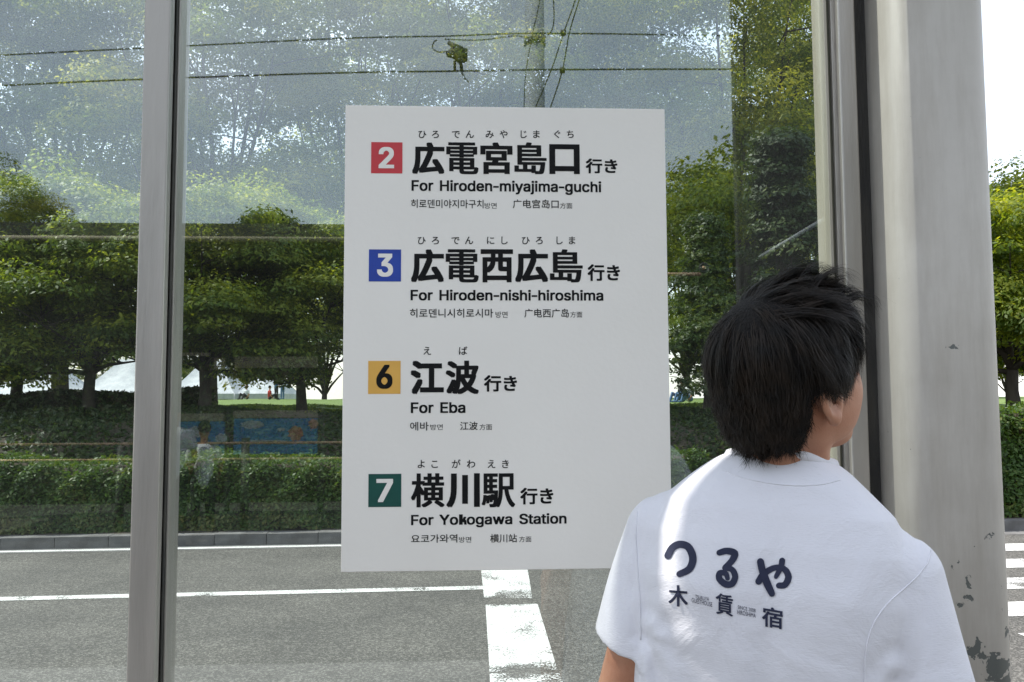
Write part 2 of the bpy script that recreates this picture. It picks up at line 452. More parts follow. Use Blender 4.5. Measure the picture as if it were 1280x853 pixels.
strip([(599, 690), (656, 690), (665.5, 748), (605, 747)], 10, lambda f, g: .04 + .22 * (f > .95))
strip([(607, 756), (672, 755), (697, 838), (612, 840)], 24, lambda f, g: .03 + .10 * (f < .08) + .22 * max(0, f - .86) / .14)
strip([(612, 842), (699, 841), (760, 1010), (622, 1020)], 24, lambda f, g: .22 - .2 * min(1, f * 3))
# crosswalk bars seen past the column, right
for k in range(9):
    y0 = -.95 - k * .92
    marking('crosswalk_bar', us1 + 3.3, us1 + 6.8, y0 - .45, y0, wear=lambda u, t: .05 + .05 * (k % 3), nu=8, ntt=3)
marking('worn_arrow', us1 + 3.5, us1 + 4.9, -.52, -.36, wear=lambda u, t: .17, nu=6, ntt=3)

# kerb of single stones
kerb = empty('kerb', road_pt(0, 0, 0), kind='structure')
L = .6
base = MB(); base.box((0, 0, -.05), (L - .008, .2, .13))
kme = base.mesh('kerb_stone'); 
for k in range(-22, 26):
    o = mesh_obj('kerb_stone', kme, M['kerb'], kerb)
    d = RM @ Vector((k * L, 0, 0)); o.location = (d.x, d.y, rng.uniform(-.004, .004)); o.rotation_euler = (0, 0, RA + rng.uniform(-.004, .004))
    if not k == -22: pass
far_k = grid_sheet([-120, 120], [0.0, .2], lambda u, t: -.012 + (.0 if t == 0 else .0)).build('gutter', M['kerb'])
tag(far_k, kind='structure')
gut = grid_sheet([-120, 120], [-.30, 0.0], lambda u, t: .003).build('gutter', M['kerb']); tag(gut, kind='structure')

# the tram platform we stand on
plat = MB().box((-40, -1.7, -.05), (40, 2.05, .15)).build('platform', M['concrete'], bevel=.01); tag(plat, kind='structure')
# tram tracks behind
trk = MB().box((-90, -14.5, -.05), (90, -1.72, -.01)).build('tram_track_bed', M['ballast']); tag(trk, kind='structure')

# ------------------------------------------------------------------ leaves
def leaf_quads(c, nrm, size, r):
    """rhombic leaves: centres (n,3), normals (n,3), half length size (n,)"""
    n = len(c)
    nrm = nrm / (np.linalg.norm(nrm, axis=1, keepdims=True) + 1e-9)
    a = r.normal(size=(n, 3)); a -= nrm * (a * nrm).sum(1, keepdims=True); a /= np.linalg.norm(a, axis=1, keepdims=True) + 1e-9
    b = np.cross(nrm, a)
    s = size[:, None]
    V_ = np.empty((n, 4, 3), np.float32)
    V_[:, 0] = c - a * s; V_[:, 1] = c + b * s * .48 - a * s * .1; V_[:, 2] = c + a * s - nrm * s * .25; V_[:, 3] = c - b * s * .48 - a * s * .1
    return V_.reshape(-1, 3), np.arange(n * 4).reshape(n, 4)
def crown_mesh(name, seed, H, RW, z0, n_cl, n_leaf, leaf=.055, shape='round', cl_r=(.45, .95), base_tone=.38):
    """crown between z0 and H, radius RW: flattened leaf clouds gathered on limbs, gaps between them"""
    r = np.random.default_rng(seed)
    cs, nr, tn, sz = [], [], [], []
    lobes = []
    nl = (9 if shape == 'round' else 24) if H < 8 else 14
    for i in range(nl):
        a = i * 2.4 + r.uniform(-.3, .3)
        if shape == 'round':
            zz = z0 + (H - z0) * (.12 + .8 * (i / (nl - 1)))
            hh = (zz - z0) / (H - z0)
            rr = RW * (.62 * math.sqrt(max(.02, 1 - (hh * 1.0 - .32) ** 2 * 1.6)))
            lobes.append((math.cos(a) * rr * r.uniform(.6, 1), math.sin(a) * rr * r.uniform(.6, 1), zz, RW * r.uniform(.34, .5)))
        else:
            hh = i / (nl - 1); zz = z0 + (H - z0) * hh
            rr = RW * (1 - hh) * .62 * r.uniform(.5, 1.1)
            lobes.append((math.cos(a) * rr, math.sin(a) * rr, zz, max(.35, RW * (1.02 - hh) * .5)))
    for k in range(n_cl):
        lx, ly, lz, lr = lobes[r.integers(nl)]
        d = r.normal(size=3); d /= np.linalg.norm(d)
        if d[2] < -.25: d[2] *= -.6
        q = lr * r.uniform(.55, 1.05)
        c = np.array((lx, ly, lz)) + d * q * np.array((1, 1, .92))
        rad = r.uniform(*cl_r)
        m = int(n_leaf * (rad / np.mean(cl_r)) ** 2 * r.uniform(.7, 1.2))
        u = r.normal(size=(m, 3)); u /= np.linalg.norm(u, axis=1, keepdims=True)
        u[:, 2] = np.where(u[:, 2] < -.1, -u[:, 2] * .5, u[:, 2])
        rho = r.uniform(.55, 1.06, size=(m, 1)) ** .5
        # ragged finger-like edge
        rho *= 1 + .22 * np.sin(u[:, :1] * 9 + k) * np.sin(u[:, 1:2] * 11 + k * 2)
        pos = c + u * rho * rad * np.array((1, 1, .72))
        cs.append(pos); nr.append(u * .8 + np.array((0, 0, .45)) + r.normal(size=(m, 3)) * .32)
        ct = base_tone + r.normal() * (.15 if H < 8 else .25)  # tall crowns get a wider clump tone spread, standing in for sunlit tops
        tn.append(np.clip(ct + (u[:, 2] * .18) + r.normal(size=m) * .12, 0, 1)); sz.append(leaf * r.uniform(.7, 1.35, size=m))  # upper leaves of each clump coloured lighter, imitating light from above
    c = np.concatenate(cs); nr = np.concatenate(nr); tn = np.concatenate(tn); sz = np.concatenate(sz)
    V_, F_ = leaf_quads(c, nr, sz, r)
    return np_mesh(name, V_, F_, tn), lobes
def trunk_mesh(name, seed, lobes, zb, r0=.2, fork=1.5):
    r = np.random.default_rng(seed); mb = MB()
    pts = [Vector((0, 0, -.3)), Vector((.01, 0, .05)), Vector((.03, .02, fork * .5)), Vector((0, .05, fork))]
    mb.tube(pts, [r0 * 1.5, r0 * 1.15, r0 * .95, r0 * .85], 10)
    for (lx, ly, lz, lr) in lobes[::2] if len(lobes) > 20 else lobes:
        e = Vector((lx, ly, lz)); s = Vector((0, .05, fork * r.uniform(.9, 1.0)))
        q = []
        for k in range(6):
            t = k / 5
            p = s.lerp(e, t); p.z += math.sin(t * PI) * .15 * (e - s).length * (.6 - t)
            p.x += r.normal() * .07 * math.sin(t * PI); p.y += r.normal() * .07 * math.sin(t * PI)
            q.append(p)
        mb.tube(q, [r0 * .5, r0 * .38, r0 * .28, r0 * .2, r0 * .13, r0 * .05], 7)
        for j in range(4):
            d = Vector(r.normal(size=3)).normalized(); d.z = abs(d.z) * .7
            a = q[3 + (j % 2)]
            mb.tube([a, a + d * lr * .4 + Vector((0, 0, .05)), a + d * lr * .85], [r0 * .16, r0 * .1, r0 * .03], 5)
    return mb.mesh(name)
KINDS = {}
def tree_kind(key, seed, H, RW, z0, n_cl, n_leaf, leaf, shape, cl_r, tone, r0, fork, lm):
    cm, lobes = crown_mesh('crown', seed, H, RW, z0, n_cl, n_leaf, leaf, shape, cl_r, tone)
    tm = trunk_mesh('trunk', seed + 1, lobes, 0, r0, fork)
    cm.materials.append(M[lm]); tm.materials.append(M['bark'])
    tm.polygons.foreach_set('use_smooth', [True] * len(tm.polygons))
    KINDS[key] = (tm, cm)
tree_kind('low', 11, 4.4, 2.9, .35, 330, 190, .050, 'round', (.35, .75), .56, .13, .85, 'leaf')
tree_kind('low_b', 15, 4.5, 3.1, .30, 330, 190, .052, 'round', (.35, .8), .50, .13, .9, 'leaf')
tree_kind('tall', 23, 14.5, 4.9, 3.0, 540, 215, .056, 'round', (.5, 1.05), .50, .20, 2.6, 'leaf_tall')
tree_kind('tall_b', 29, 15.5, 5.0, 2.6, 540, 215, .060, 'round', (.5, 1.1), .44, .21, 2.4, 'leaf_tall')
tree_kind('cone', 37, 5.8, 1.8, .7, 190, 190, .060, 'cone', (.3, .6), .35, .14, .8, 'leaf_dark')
def tree(kind, x, y, z, s, rz, label, group, name='broadleaf_tree', sz=None):
    t = empty(name, (x, y, z), label, 'tree', group)
    t.rotation_euler = (0, 0, rz); t.scale = (s, s, sz or s)
    tm, cm = KINDS[kind]
    for nm, me in (('trunk', tm), ('crown', cm)):
        o = bpy.data.objects.new(nm, me); COL.objects.link(o); o.parent = t
    return t
def ground_z(x, y):
    u, t = to_ut(Vector((x, y, 0))); return hill(u, t)
def tree_at(kind, px, Y, s, rz, label, group, name='broadleaf_tree', sz=None, dz=0):
    p = P(px, 505, Y); return tree(kind, p.x, p.y, ground_z(p.x, p.y) - .03 + dz, s, rz, label, group, name, sz)
G1, G2 = 'small trees on the planted bank', 'tall trees in the park'
tree_at('low', 255, 15.4, .82, .4, 'bright small tree with forked trunk before the marquees, right of the aluminium mullion', G1)
tree_at('low_b', 378, 16.6, .80, 2.1, 'small tree with a straight dark trunk beside the left edge of the destination sign', G1)
tree_at('low_b', 112, 15.6, .82, 3.6, 'small tree with a thick forked trunk left of the aluminium mullion', G1)
tree_at('low', 18, 16.4, .84, 5.2, 'leftmost small tree with thin dark trunks at the edge of the view', G1)
tree_at('low', 590, 16.2, .9, 1.0, 'small tree mostly hidden behind the destination sign', G1)
tree_at('cone', 884, 15.8, .60, 4.4, 'dark pointed small tree between the destination sign and the black-haired person', G1)
tall = [(-110, 24, 1.0, 0, 'tall'), (75, 27, 1.12, 2.2, 'tall_b'), (262, 23, 1.0, 3.3, 'tall'), (440, 29, 1.15, 4.4, 'tall_b'),
        (600, 23.5, .98, 5.5, 'tall'), (770, 28, 1.05, .6, 'tall_b'), (925, 23, .98, 3.9, 'tall'), (1010, 30, .9, 5.0, 'tall_b')]
tl_lab = ['tall tree at the far left, seen through the left glass pane', 'tall tree behind the thick forked trunk in the left pane',
          'tall pale tree above the bright small tree, left of the destination sign', 'tall tree behind the top left corner of the destination sign',
          'tall tree rising above the middle of the destination sign', 'tall tree rising behind the top right corner of the destination sign',
          'tall tree close to the right window frame, above the black-haired person', 'tall tree behind the white column']
for (px, Y, s, rz, k), lb in zip(tall, tl_lab):
    tree_at(k, px, Y, s, rz, lb, G2, 'tall_tree')
tree_at('cone', 985, 17.5, .95, 1.2, 'dark small tree beside the window frame, above the black-haired person', G1)
# seen past the column
tree_at('tall', 1335, 26, .50, .8, 'tree with sky above it, right of the white column', G2, 'tall_tree')
tree_at('tall_b', 1480, 30, .6, .3, 'tall tree farther right, past the rightmost low tree beyond the crossing', G2, 'tall_tree')
tree_at('tall', 1640, 26, .7, 2.3, 'tall tree at the far right beyond the crossing', G2, 'tall_tree')
tree_at('low', 1268, 15.5, .9, 2.4, 'low tree above the hedge, right of the white column', G1)
tree_at('low_b', 1330, 19, 1.1, 1.4, 'rightmost low tree above the hedge beyond the crossing', G1)
# farther row closing the view under the crowns
far = [(-60, 92, 'tall_b'), (480, 60, 'tall'), (405, 74, 'tall_b'), (660, 70, 'tall_b'), (860, 55, 'tall_b'), (1010, 60, 'tall'), (1160, 66, 'tall_b'), (1260, 70, 'tall'), (40, 112, 'tall'), (135, 116, 'tall_b'), (225, 110, 'tall'), (310, 114, 'tall_b')]
fl = ['leftmost of the far trees beyond the marquees', 'far tree behind the left part of the destination sign', 'far dark tree right of the marquees, behind the straight dark trunk', 'far dark tree behind the middle of the destination sign',
      'far dark tree behind the right edge of the destination sign', 'far tree behind the head of the person in the white shirt', 'far dark tree hidden behind the white column', 'far tree low down past the right side of the white column',
      'far tree behind the leftmost white marquee', 'far tree behind the second white marquee from the left', 'far tree behind the third white marquee from the left', 'far tree behind the greyish marquee']
for (px, Y, k), lb in zip(far, fl):
    tree_at(k, px, Y, 1.25 if Y < 90 and 400 < px < 1100 else .8 if Y < 100 else 1.15, px * .01, lb, 'far trees beyond the lawn', 'tall_tree', dz=-1.5)

# hedge: leaf shell over a rounded body
def hedge(name, u0, u1, t0, t1, top, n, label, seed, leaf=.028):
    r = np.random.default_rng(seed)
    h = empty(name, road_pt((u0 + u1) / 2, (t0 + t1) / 2, .14), label, 'hedge')
    off = np.array(wl(h))
    def surf(u, a):          # a 0..1 from front foot over the top to the back foot
        tt = np.interp(a, [0, .42, .55, .8, 1], [t0, t0 + .12, t0 + .30, t1 - .2, t1])
        zz = np.interp(a, [0, .42, .55, .8, 1], [.10, top - .16, top, top + .03, .5])
        wob = .05 * np.sin(u * 2.1 + a * 3) + .035 * np.sin(u * 5.3 + a * 9) + .03 * np.sin(u * 11.7 - a * 15)
        return tt - wob * .8, zz + wob * .9
    us = np.linspace(u0, u1, int((u1 - u0) / .25)); aa = np.linspace(0, 1, 12)
    vs = []
    for u in us:
        t_, z_ = surf(u, aa)
        for j in range(len(aa)):
            p = road_pt(u, t_[j] + .04, z_[j] - .04); vs.append(tuple(p))
    m = len(aa)
    fs = [(i*m+j, (i+1)*m+j, (i+1)*m+j+1, i*m+j+1) for i in range(len(us)-1) for j in range(m-1)]
    mb = MB(); mb.add(vs, fs); mb.build('twig_mass', M['soil'], h, True)
    # density falls with distance from the window
    u = r.uniform(u0, u1, n); a = np.where(r.random(n) < .72, r.uniform(0, .5, n), r.uniform(.4, .95, n))
    t_, z_ = surf(u, a)
    c = np.empty((n, 3)); cR, sR = math.cos(RA), math.sin(RA)
    dep = r.normal(size=n) * .022
    t_ = t_ + dep; z_ = z_ + r.normal(size=n) * .022
    c[:, 0] = kerb0.x + cR * u - sR * t_; c[:, 1] = kerb0.y + sR * u + cR * t_; c[:, 2] = z_
    nr = np.stack([r.normal(size=n) * .5, -1 + a * 1.6 + r.normal(size=n) * .5, .5 + a * .5 + r.normal(size=n) * .4], 1)
    tone = .40 + .16 * np.sin(u * 1.7 + z_ * 6) * np.sin(u * 4.1 + 1 + t_ * 3) + r.normal(size=n) * .16 + np.where(z_ < .32, .25, 0)
    V_, F_ = leaf_quads(c - off, nr, leaf * r.uniform(.7, 1.4, n), r)
    me = np_mesh('foliage', V_, F_, np.clip(tone, 0, 1))
    mesh_obj('foliage', me, M['leaf_hedge'], h)
    return h
hedge('clipped_hedge', -9.5, 3.2, .32, 1.75, .93, 90000, 'long clipped green hedge behind the kerb, seen through the glass left of the destination sign', 3)
hedge('clipped_hedge', 4.2, 9.5, .32, 1.9, 1.55, 26000, 'taller dark hedge beyond the crossing, right of the white column', 4, .036)

# ground cover on the bank behind the hedge
def scatter(name, u0, u1, t0, t1, n, leaf, mt, seed, up=.06):
    r = np.random.default_rng(seed); u = r.uniform(u0, u1, n); t = r.uniform(t0, t1, n)
    z = np.interp(t, [p[0] for p in PROF], [p[1] for p in PROF]) + (.05*np.sin(u*.9) + .04*np.sin(u*2.3+t)) * np.clip((t-.8)/2, 0, 1) + r.uniform(0, up, n)
    c = np.stack([kerb0.x + math.cos(RA)*u - math.sin(RA)*t, kerb0.y + math.sin(RA)*u + math.cos(RA)*t, z], 1)
    nr = r.normal(size=(n, 3)) * .6 + np.array((0, -.35, .8))
    V_, F_ = leaf_quads(c, nr, leaf * r.uniform(.6, 1.4, n), r)
    o = mesh_obj(name, np_mesh(name, V_, F_, np.clip(.4 + r.normal(size=n) * .2, 0, 1)), M[mt]); tag(o, kind='stuff'); return o
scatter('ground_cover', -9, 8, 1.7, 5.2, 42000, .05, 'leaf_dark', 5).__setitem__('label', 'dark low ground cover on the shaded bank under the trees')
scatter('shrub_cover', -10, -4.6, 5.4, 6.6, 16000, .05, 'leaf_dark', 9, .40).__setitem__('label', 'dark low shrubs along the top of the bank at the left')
g = scatter('lawn_grass', -11, 9, 5.3, 18, 60000, .035, 'leaf', 6, .05); g['label'] = 'short bright green grass of the lawn'

# ------------------------------------------------------------------ marquees
def marquee(pxl, pxr, Y, zt, ze, label, dy=9):
    a = P(pxl, 495, Y); b = P(pxr, 495, Y); cx = (a.x + b.x) / 2; hw = (b.x - a.x) / 2
    g = ground_z(cx, Y + dy / 2)
    t = empty('marquee', (cx, Y, g), label, 'marquee', 'white marquees beyond the lawn')
    mb = MB(); y0, y1 = Y, Y + dy; n = 8
    ap0 = Vector((cx - hw * .3, (y0 + y1) / 2, zt)); ap1 = Vector((cx + hw * .3, (y0 + y1) / 2, zt))
    x0, x1 = cx - hw, cx + hw
    # sagging canvas slopes
    def slope(p, q, r_, s_):
        vs = []; 
        for i in range(n+1):
            for j in range(n+1):
                u, v = i / n, j / n
                e = p.lerp(q, u); f = s_.lerp(r_, u); k = e.lerp(f, v); k.z -= .35 * math.sin(v * PI) * (1 + .3 * math.sin(u * 9)); vs.append(k)
        mb.add(vs, [(i*(n+1)+j, (i+1)*(n+1)+j, (i+1)*(n+1)+j+1, i*(n+1)+j+1) for i in range(n) for j in range(n)])
    A, B, C_, D = Vector((x0, y0, ze)), Vector((x1, y0, ze)), Vector((x1, y1, ze)), Vector((x0, y1, ze))
    slope(A, B, ap1, ap0); slope(B, C_, ap1, ap1); slope(C_, D, ap0, ap1); slope(D, A, ap0, ap0)
    mb.build('canopy', M['tent'], t, True)
    for (p, q) in ((A, B), (B, C_), (C_, D), (D, A)):
        d = (q - p).normalized(); nn = Vector((d.y, -d.x, 0)) * .01
        vm = MB(); vm.add([p, q, q - Vector((0, 0, .55)), p - Vector((0, 0, .55)), p + nn, q + nn, q + nn - Vector((0, 0, .55)), p + nn - Vector((0, 0, .55))],
                          [(0,1,2,3),(7,6,5,4),(0,4,5,1),(3,2,6,7),(1,5,6,2),(0,3,7,4)]); vm.build('valance', M['tent'], t)
    for p in (A, B, C_, D):
        MB().tube([(p.x, p.y, g), (p.x, p.y, ze)], .04, 8).build('leg', M['steel'], t, True)
marquee(-30, 84, 85, 6.2, 2.75, 'leftmost white marquee behind the dark thin trunks')
marquee(86, 200, 85, 6.3, 2.75, 'white marquee behind the thick forked trunk, left of the mullion')
marquee(202, 293, 85.5, 6.2, 2.75, 'white marquee behind the trunk right of the mullion')
marquee(295, 354, 87, 5.8, 2.75, 'narrow greyish marquee at the right end of the row')

# ------------------------------------------------------------------ SDF bodies
import openvdb
def sd_grid(lo, hi, h):
    lo = np.array(lo, float); hi = np.array(hi, float)
    n = np.ceil((hi - lo) / h).astype(int) + 1
    ax = [lo[i] + h * np.arange(n[i]) for i in range(3)]
    g = np.meshgrid(*ax, indexing='ij')
    return np.stack(g, -1).astype(np.float32), lo, h
def ell(p, c, r):
    q = (p - np.array(c, np.float32)); r = np.array(r, np.float32)
    k0 = np.linalg.norm(q / r, axis=-1); k1 = np.linalg.norm(q / (r * r), axis=-1) + 1e-6
    return k0 * (k0 - 1) / k1
def cap(p, a, b, ra, rb):
    a = np.array(a, np.float32); b = np.array(b, np.float32); ab = b - a
    h = np.clip(((p - a) @ ab) / (ab @ ab), 0, 1)
    return np.linalg.norm(p - a - h[..., None] * ab, axis=-1) - (ra + (rb - ra) * h)
def smin(a, b, k):
    h = np.clip(.5 + .5 * (b - a) / k, 0, 1); return b + (a - b) * h - k * h * (1 - h)
def smax(a, b, k): return -smin(-a, -b, k)
def sd_mesh(f, lo, h, T=None, smooth_it=1):
    g = openvdb.FloatGrid(); g.background = 1.0
    g.copyFromArray(f.astype(np.float32))
    pts, quads = g.convertToQuads(isovalue=0.0)
    pts = pts * h + lo
    quads = quads[:, ::-1].copy()
    return pts, quads
def to_obj(name, pts, quads, m, parent, T=None):
    if T is not None: pts = T(pts)
    pts = pts - np.array(wl(parent))
    me = np_mesh(name, pts, quads)
    o = mesh_obj(name, me, M[m], parent, True)
    # make sure that normals point out
    bm = bmesh.new(); bm.from_mesh(me); bmesh.ops.recalc_face_normals(bm, faces=bm.faces)
    bm.to_mesh(me); bm.free()
    return o

# ------------------------------------------------------------------ the person in front
PHI = R(21)                          # torso turned to the right, right shoulder nearer to us
FLOOR = .15
base_c = P(976, 572, 1.20)           # base of the neck
NECK_Z = 1.43
rollM = Matrix.Rotation(R(5.0), 3, 'Y')
yawM = Matrix.Rotation(-PHI, 3, 'Z')
BM = np.array(yawM @ rollM)
pivot = np.array((0, -.015, NECK_Z))
def body_T(p):                       # body coordinates (x right, y front, z above the floor) to the world
    return (p - pivot) @ BM.T + np.array(base_c)
LM = np.array(yawM)
def legs_T(p):
    hip = body_T(np.array([[0, 0, .86]]))[0]
    return (p - np.array((0, 0, .86))) @ LM.T + hip
feet = legs_T(np.array([[0, 0, 0.0]]))[0]
DZ = FLOOR - feet[2]
person = empty('person', (feet[0], feet[1], FLOOR), 'black-haired person in a white t-shirt with navy printing, looking right past the sign', 'person')

# --- shirt
def shirt_field():
    p, lo, h = sd_grid((-.36, -.22, .66), (.36, .22, 1.50), .0044)
    x, y, z = p[..., 0], p[..., 1], p[..., 2]
    zs = [.66, .78, .95, 1.08, 1.18, 1.26, 1.32, 1.365, 1.40, 1.43, 1.46]
    a = np.interp(z, zs, [.196, .190, .180, .178, .180, .182, .172, .150, .112, .078, .064])
    b = np.interp(z, zs, [.130, .128, .122, .124, .128, .124, .112, .098, .086, .074, .064])
    cy = np.interp(z, zs, [0, 0, -.002, -.004, -.008, -.012, -.016, -.018, -.016, -.010, -.004])
    n = 2.5
    d = ((np.abs(x / a) ** n + np.abs((y - cy) / b) ** n) ** (1 / n) - 1) * np.minimum(a, b) * .9
    d = smax(d, .70 - z, .01); d = smax(d, z - (1.452 - .30 * np.abs(x) - .45 * np.maximum(y + .02, 0)), .008)
    for s in (-1, 1):
        j = np.array((.156, -.024, 1.288)) if s > 0 else np.array((-.152, -.016, 1.304)); e = np.array((.204, -.022, 1.05)) if s > 0 else np.array((-.190, -.008, 1.06))
        q = cap(p, j, e, .058, .080)
        ax = (e - j) / np.linalg.norm(e - j)
        L_ = .235 if s > 0 else .165
        al = (p - j.astype(np.float32)) @ ax.astype(np.float32)
        q = smax(q, al - L_, .006)
        cav = cap(p, j + ax * .12, e + ax * .05, .04, .074)       # hollow of the sleeve
        cav = np.where(al > L_ - .10, cav, .5)
        q = smax(q, -cav, .003)
        d = smin(d, q, .010)
    # soft cloth relief
    u = np.abs(x)
    d = d - .0035 * np.sin(x * 24 + z * 9 + 1.3) * np.sin(z * 13 + x * 6) * (y < 0.1) * .7
    # shoulder blade and spine hollows
    d = d + .006 * np.exp(-(x / .022) ** 2) * np.exp(-((z - 1.12) / .17) ** 2) * (y < 0)
    d = d - .007 * (np.exp(-((u - .09) / .05) ** 2 - ((z - 1.25) / .07) ** 2)) * (y < 0)
    # creases running from each armpit into the back and down the side
    for s in (-1, 1):
        for (x0, z0, x1, z1, w_, am) in ((.150, 1.19, .085, 1.05, .011, .0024), (.160, 1.15, .130, .90, .012, .003)):
            ax_, az_ = s * x0, z0; dx, dz = s * (x1 - x0), z1 - z0; LL = dx * dx + dz * dz
            tt = np.clip(((x - ax_) * dx + (z - az_) * dz) / LL, 0, 1)
            dd = np.hypot(x - ax_ - tt * dx, z - az_ - tt * dz)
            d = d - am * np.exp(-(dd / w_) ** 2) * (1 - tt * .6) * (y < .06) + am * .9 * np.exp(-((dd - w_ * 1.9) / w_) ** 2) * (1 - tt) * (y < .06)
    # long soft drapes below the shoulder blades, and fans of creases at the armpits
    back = (y < .03)
    low = np.clip((1.24 - z) / .12, 0, 1)
    d = d - .0036 * np.sin(x * 42 + 2.2 * np.sin(z * 6.5) + .8) * low * back
    for s, ax_, az_ in ((1, .168, 1.165), (-1, -.160, 1.175)):
        dx_, dz_ = (x - ax_) * -s, z - az_
        rr = np.hypot(dx_, dz_) + 1e-4; th = np.arctan2(dz_, dx_)
        fan = np.sin(th * 7.0 + rr * 14 + s) * np.exp(-((rr - .045) / .05) ** 2)
        d = d - (.0004 if s > 0 else .0010) * fan * back * (dx_ > -.02)
    # armhole seams
    for s in (-1, 1):
        sx = s * (.178 + (1.31 - z) * .09 - np.clip((1.22 - z), 0, 1) * .35)
        d = d + .0022 * np.exp(-((x - sx) / .0045) ** 2) * (z > 1.10)
    return d, lo, h
f_, lo_, h_ = shirt_field()
pts, quads = sd_mesh(f_, lo_, h_)
shirt_o = to_obj('shirt', pts, quads, 'shirt', person, lambda q: body_T(q))
cm_ = shirt_o.modifiers.new('smooth', 'SMOOTH'); cm_.factor = .5; cm_.iterations = 2
# collar rib
ring = MB(); rp_ = []
for k in range(49):
    a = 2 * PI * k / 48
    q = np.array([[math.cos(a) * .069, -.010 + math.sin(a) * .072, 1.449 - .30 * abs(math.cos(a)) * .072 - .45 * max(0, -.012 + math.sin(a) * .076 + .02)]])
    rp_.append(Vector(body_T(q)[0]))
ring.tube(rp_, .0085, 10, False); ring.build('collar', M['shirt'], person, True)

# --- bare body under the clothes: neck, arms and hands, legs as one continuous figure
HYAW = R(70)                         # head turned to the right
HPITCH = R(9); HROLL = R(2)
HM = np.array(Matrix.Rotation(-HYAW, 3, 'Z') @ Matrix.Rotation(HPITCH, 3, 'X') @ Matrix.Rotation(HROLL, 3, 'Y'))
head_c = np.array(P(988, 470, 1.165))
HS = .92
def head_T(p): return p @ HM.T * HS + head_c
def world_to_head(p): return (p - head_c) @ HM / HS
def head_field():
    p, lo, h = sd_grid((-.115, -.15, -.235), (.115, .145, .145), .0028)
    x, y, z = p[..., 0], p[..., 1], p[..., 2]; ux = np.abs(x)
    pm = p.copy(); pm[..., 0] = ux
    d = ell(p, (0, -.014, .030), (.077, .098, .090))
    d = smin(d, ell(p, (0, .036, -.022), (.062, .062, .088)), .035)
    d = smin(d, ell(pm, (.033, .046, -.032), (.032, .043, .044)), .025)       # cheeks
    d = smin(d, ell(pm, (.043, .018, -.070), (.022, .040, .028)), .03)        # jaw corners
    d = smin(d, ell(p, (0, .066, -.098), (.028, .024, .018)), .028)           # chin
    d = smin(d, ell(pm, (.028, .082, .028), (.026, .014, .010)), .018)        # brow
    d = smax(d, -ell(pm, (.032, .104, .006), (.017, .014, .012)), .012)       # eye sockets
    d = smin(d, cap(p, (0, .094, .012), (0, .118, -.026), .006, .011), .012)  # nose
    d = smin(d, ell(pm, (.011, .104, -.030), (.009, .010, .008)), .006)
    d = smin(d, ell(p, (0, .094, -.058), (.024, .012, .0055)), .006)          # lips
    d = smin(d, ell(p, (0, .092, -.068), (.020, .012, .006)), .006)
    d = smax(d, -cap(p, (-.022, .107, -.063), (.022, .107, -.063), .0022, .0022), .004)
    # ears
    er = (pm - np.array((.082, -.006, -.029), np.float32)) / .98
    ca, sa = math.cos(.22), math.sin(.22)                                     # ear stands off the skull
    ex = er[..., 0] * ca + er[..., 1] * sa; ey = -er[..., 0] * sa + er[..., 1] * ca; ez = er[..., 2]
    rad = np.sqrt((ey / .0185) ** 2 + (ez / .029) ** 2)
    rim = np.sqrt(((rad - 1) * .021) ** 2 + (ex - .003) ** 2) - .0052
    plate = smax(np.abs(ex) - .0035, (rad - 1) * .018, .003)
    lobe = np.sqrt(ex ** 2 + (ey - .003) ** 2 + ((ez + .031) * .8) ** 2) - .0095
    anti = np.sqrt(((np.sqrt(((ey + .003) / .009) ** 2 + (ez / .019) ** 2) - 1) * .012) ** 2 + (ex - .001) ** 2) - .0035
    canal = np.sqrt(ex ** 2 + (ey - .007) ** 2 + (ez + .004) ** 2) - .0075
    tragus = np.sqrt((ex - .002) ** 2 + (ey - .0135) ** 2 + (ez + .006) ** 2) - .005
    ear = smin(smin(smin(rim, plate, .004), lobe, .006), anti, .003)
    ear = smin(smax(ear, -canal, .003), tragus, .003)
    d = smin(d, ear, .006)
    # neck
    d = smin(d, cap(p, (0, -.030, -.05), NB[:3], .055, .060), .03)
    d = smin(d, cap(pm, (.05, -.02, -.05), (.018, .03, -.19), .012, .012), .02)
    return d, lo, h
NB = world_to_head(np.array(base_c) + np.array((0.0, .012, -.07)))
f_, lo_, h_ = head_field()
pts, quads = sd_mesh(f_, lo_, h_)
head_o = to_obj('head', pts, quads, 'skin', person, head_T)
for s in (-1, 1):
    me = bpy.data.meshes.new('eye'); bm = bmesh.new(); bmesh.ops.create_uvsphere(bm, u_segments=16, v_segments=12, radius=.0125); bm.to_mesh(me); bm.free()
    e = mesh_obj('eye', me, M['eye'], head_o, True)
    e.location = Vector(head_T(np.array([[s * .032, .079, .005]]))[0]) - wl(person)
    me2 = bpy.data.meshes.new('iris'); bm = bmesh.new(); bmesh.ops.create_uvsphere(bm, u_segments=12, v_segments=8, radius=.006); bm.to_mesh(me2); bm.free()
    q = mesh_obj('iris', me2, M['iris'], head_o, True)
    q.location = Vector(head_T(np.array([[s * .032, .0865, .005]]))[0]) - wl(person)
# eyebrows
for s in (-1, 1):
    eb = MB(); eb.tube([Vector(head_T(np.array([[s * a_, b_, c_]]))[0]) for a_, b_, c_ in ((.014, .098, .024), (.030, .094, .030), (.046, .080, .027))], [.002, .0032, .0012], 6)
    eb.build('eyebrow', M['hair'], head_o, True)
cd = MB(); cp = []
for k in range(41):
    a = 2 * PI * k / 40
    cp.append(Vector(body_T(np.array([[math.cos(a) * .0665, -.012 + math.sin(a) * .068, 1.452 - .3 * abs(math.cos(a)) * .066 - .5 * max(0, -.012 + math.sin(a) * .068 + .03)]]))[0]))
cd.tube(cp, .0016, 6, False); cd.build('neck_cord', M['cord'], person, True)

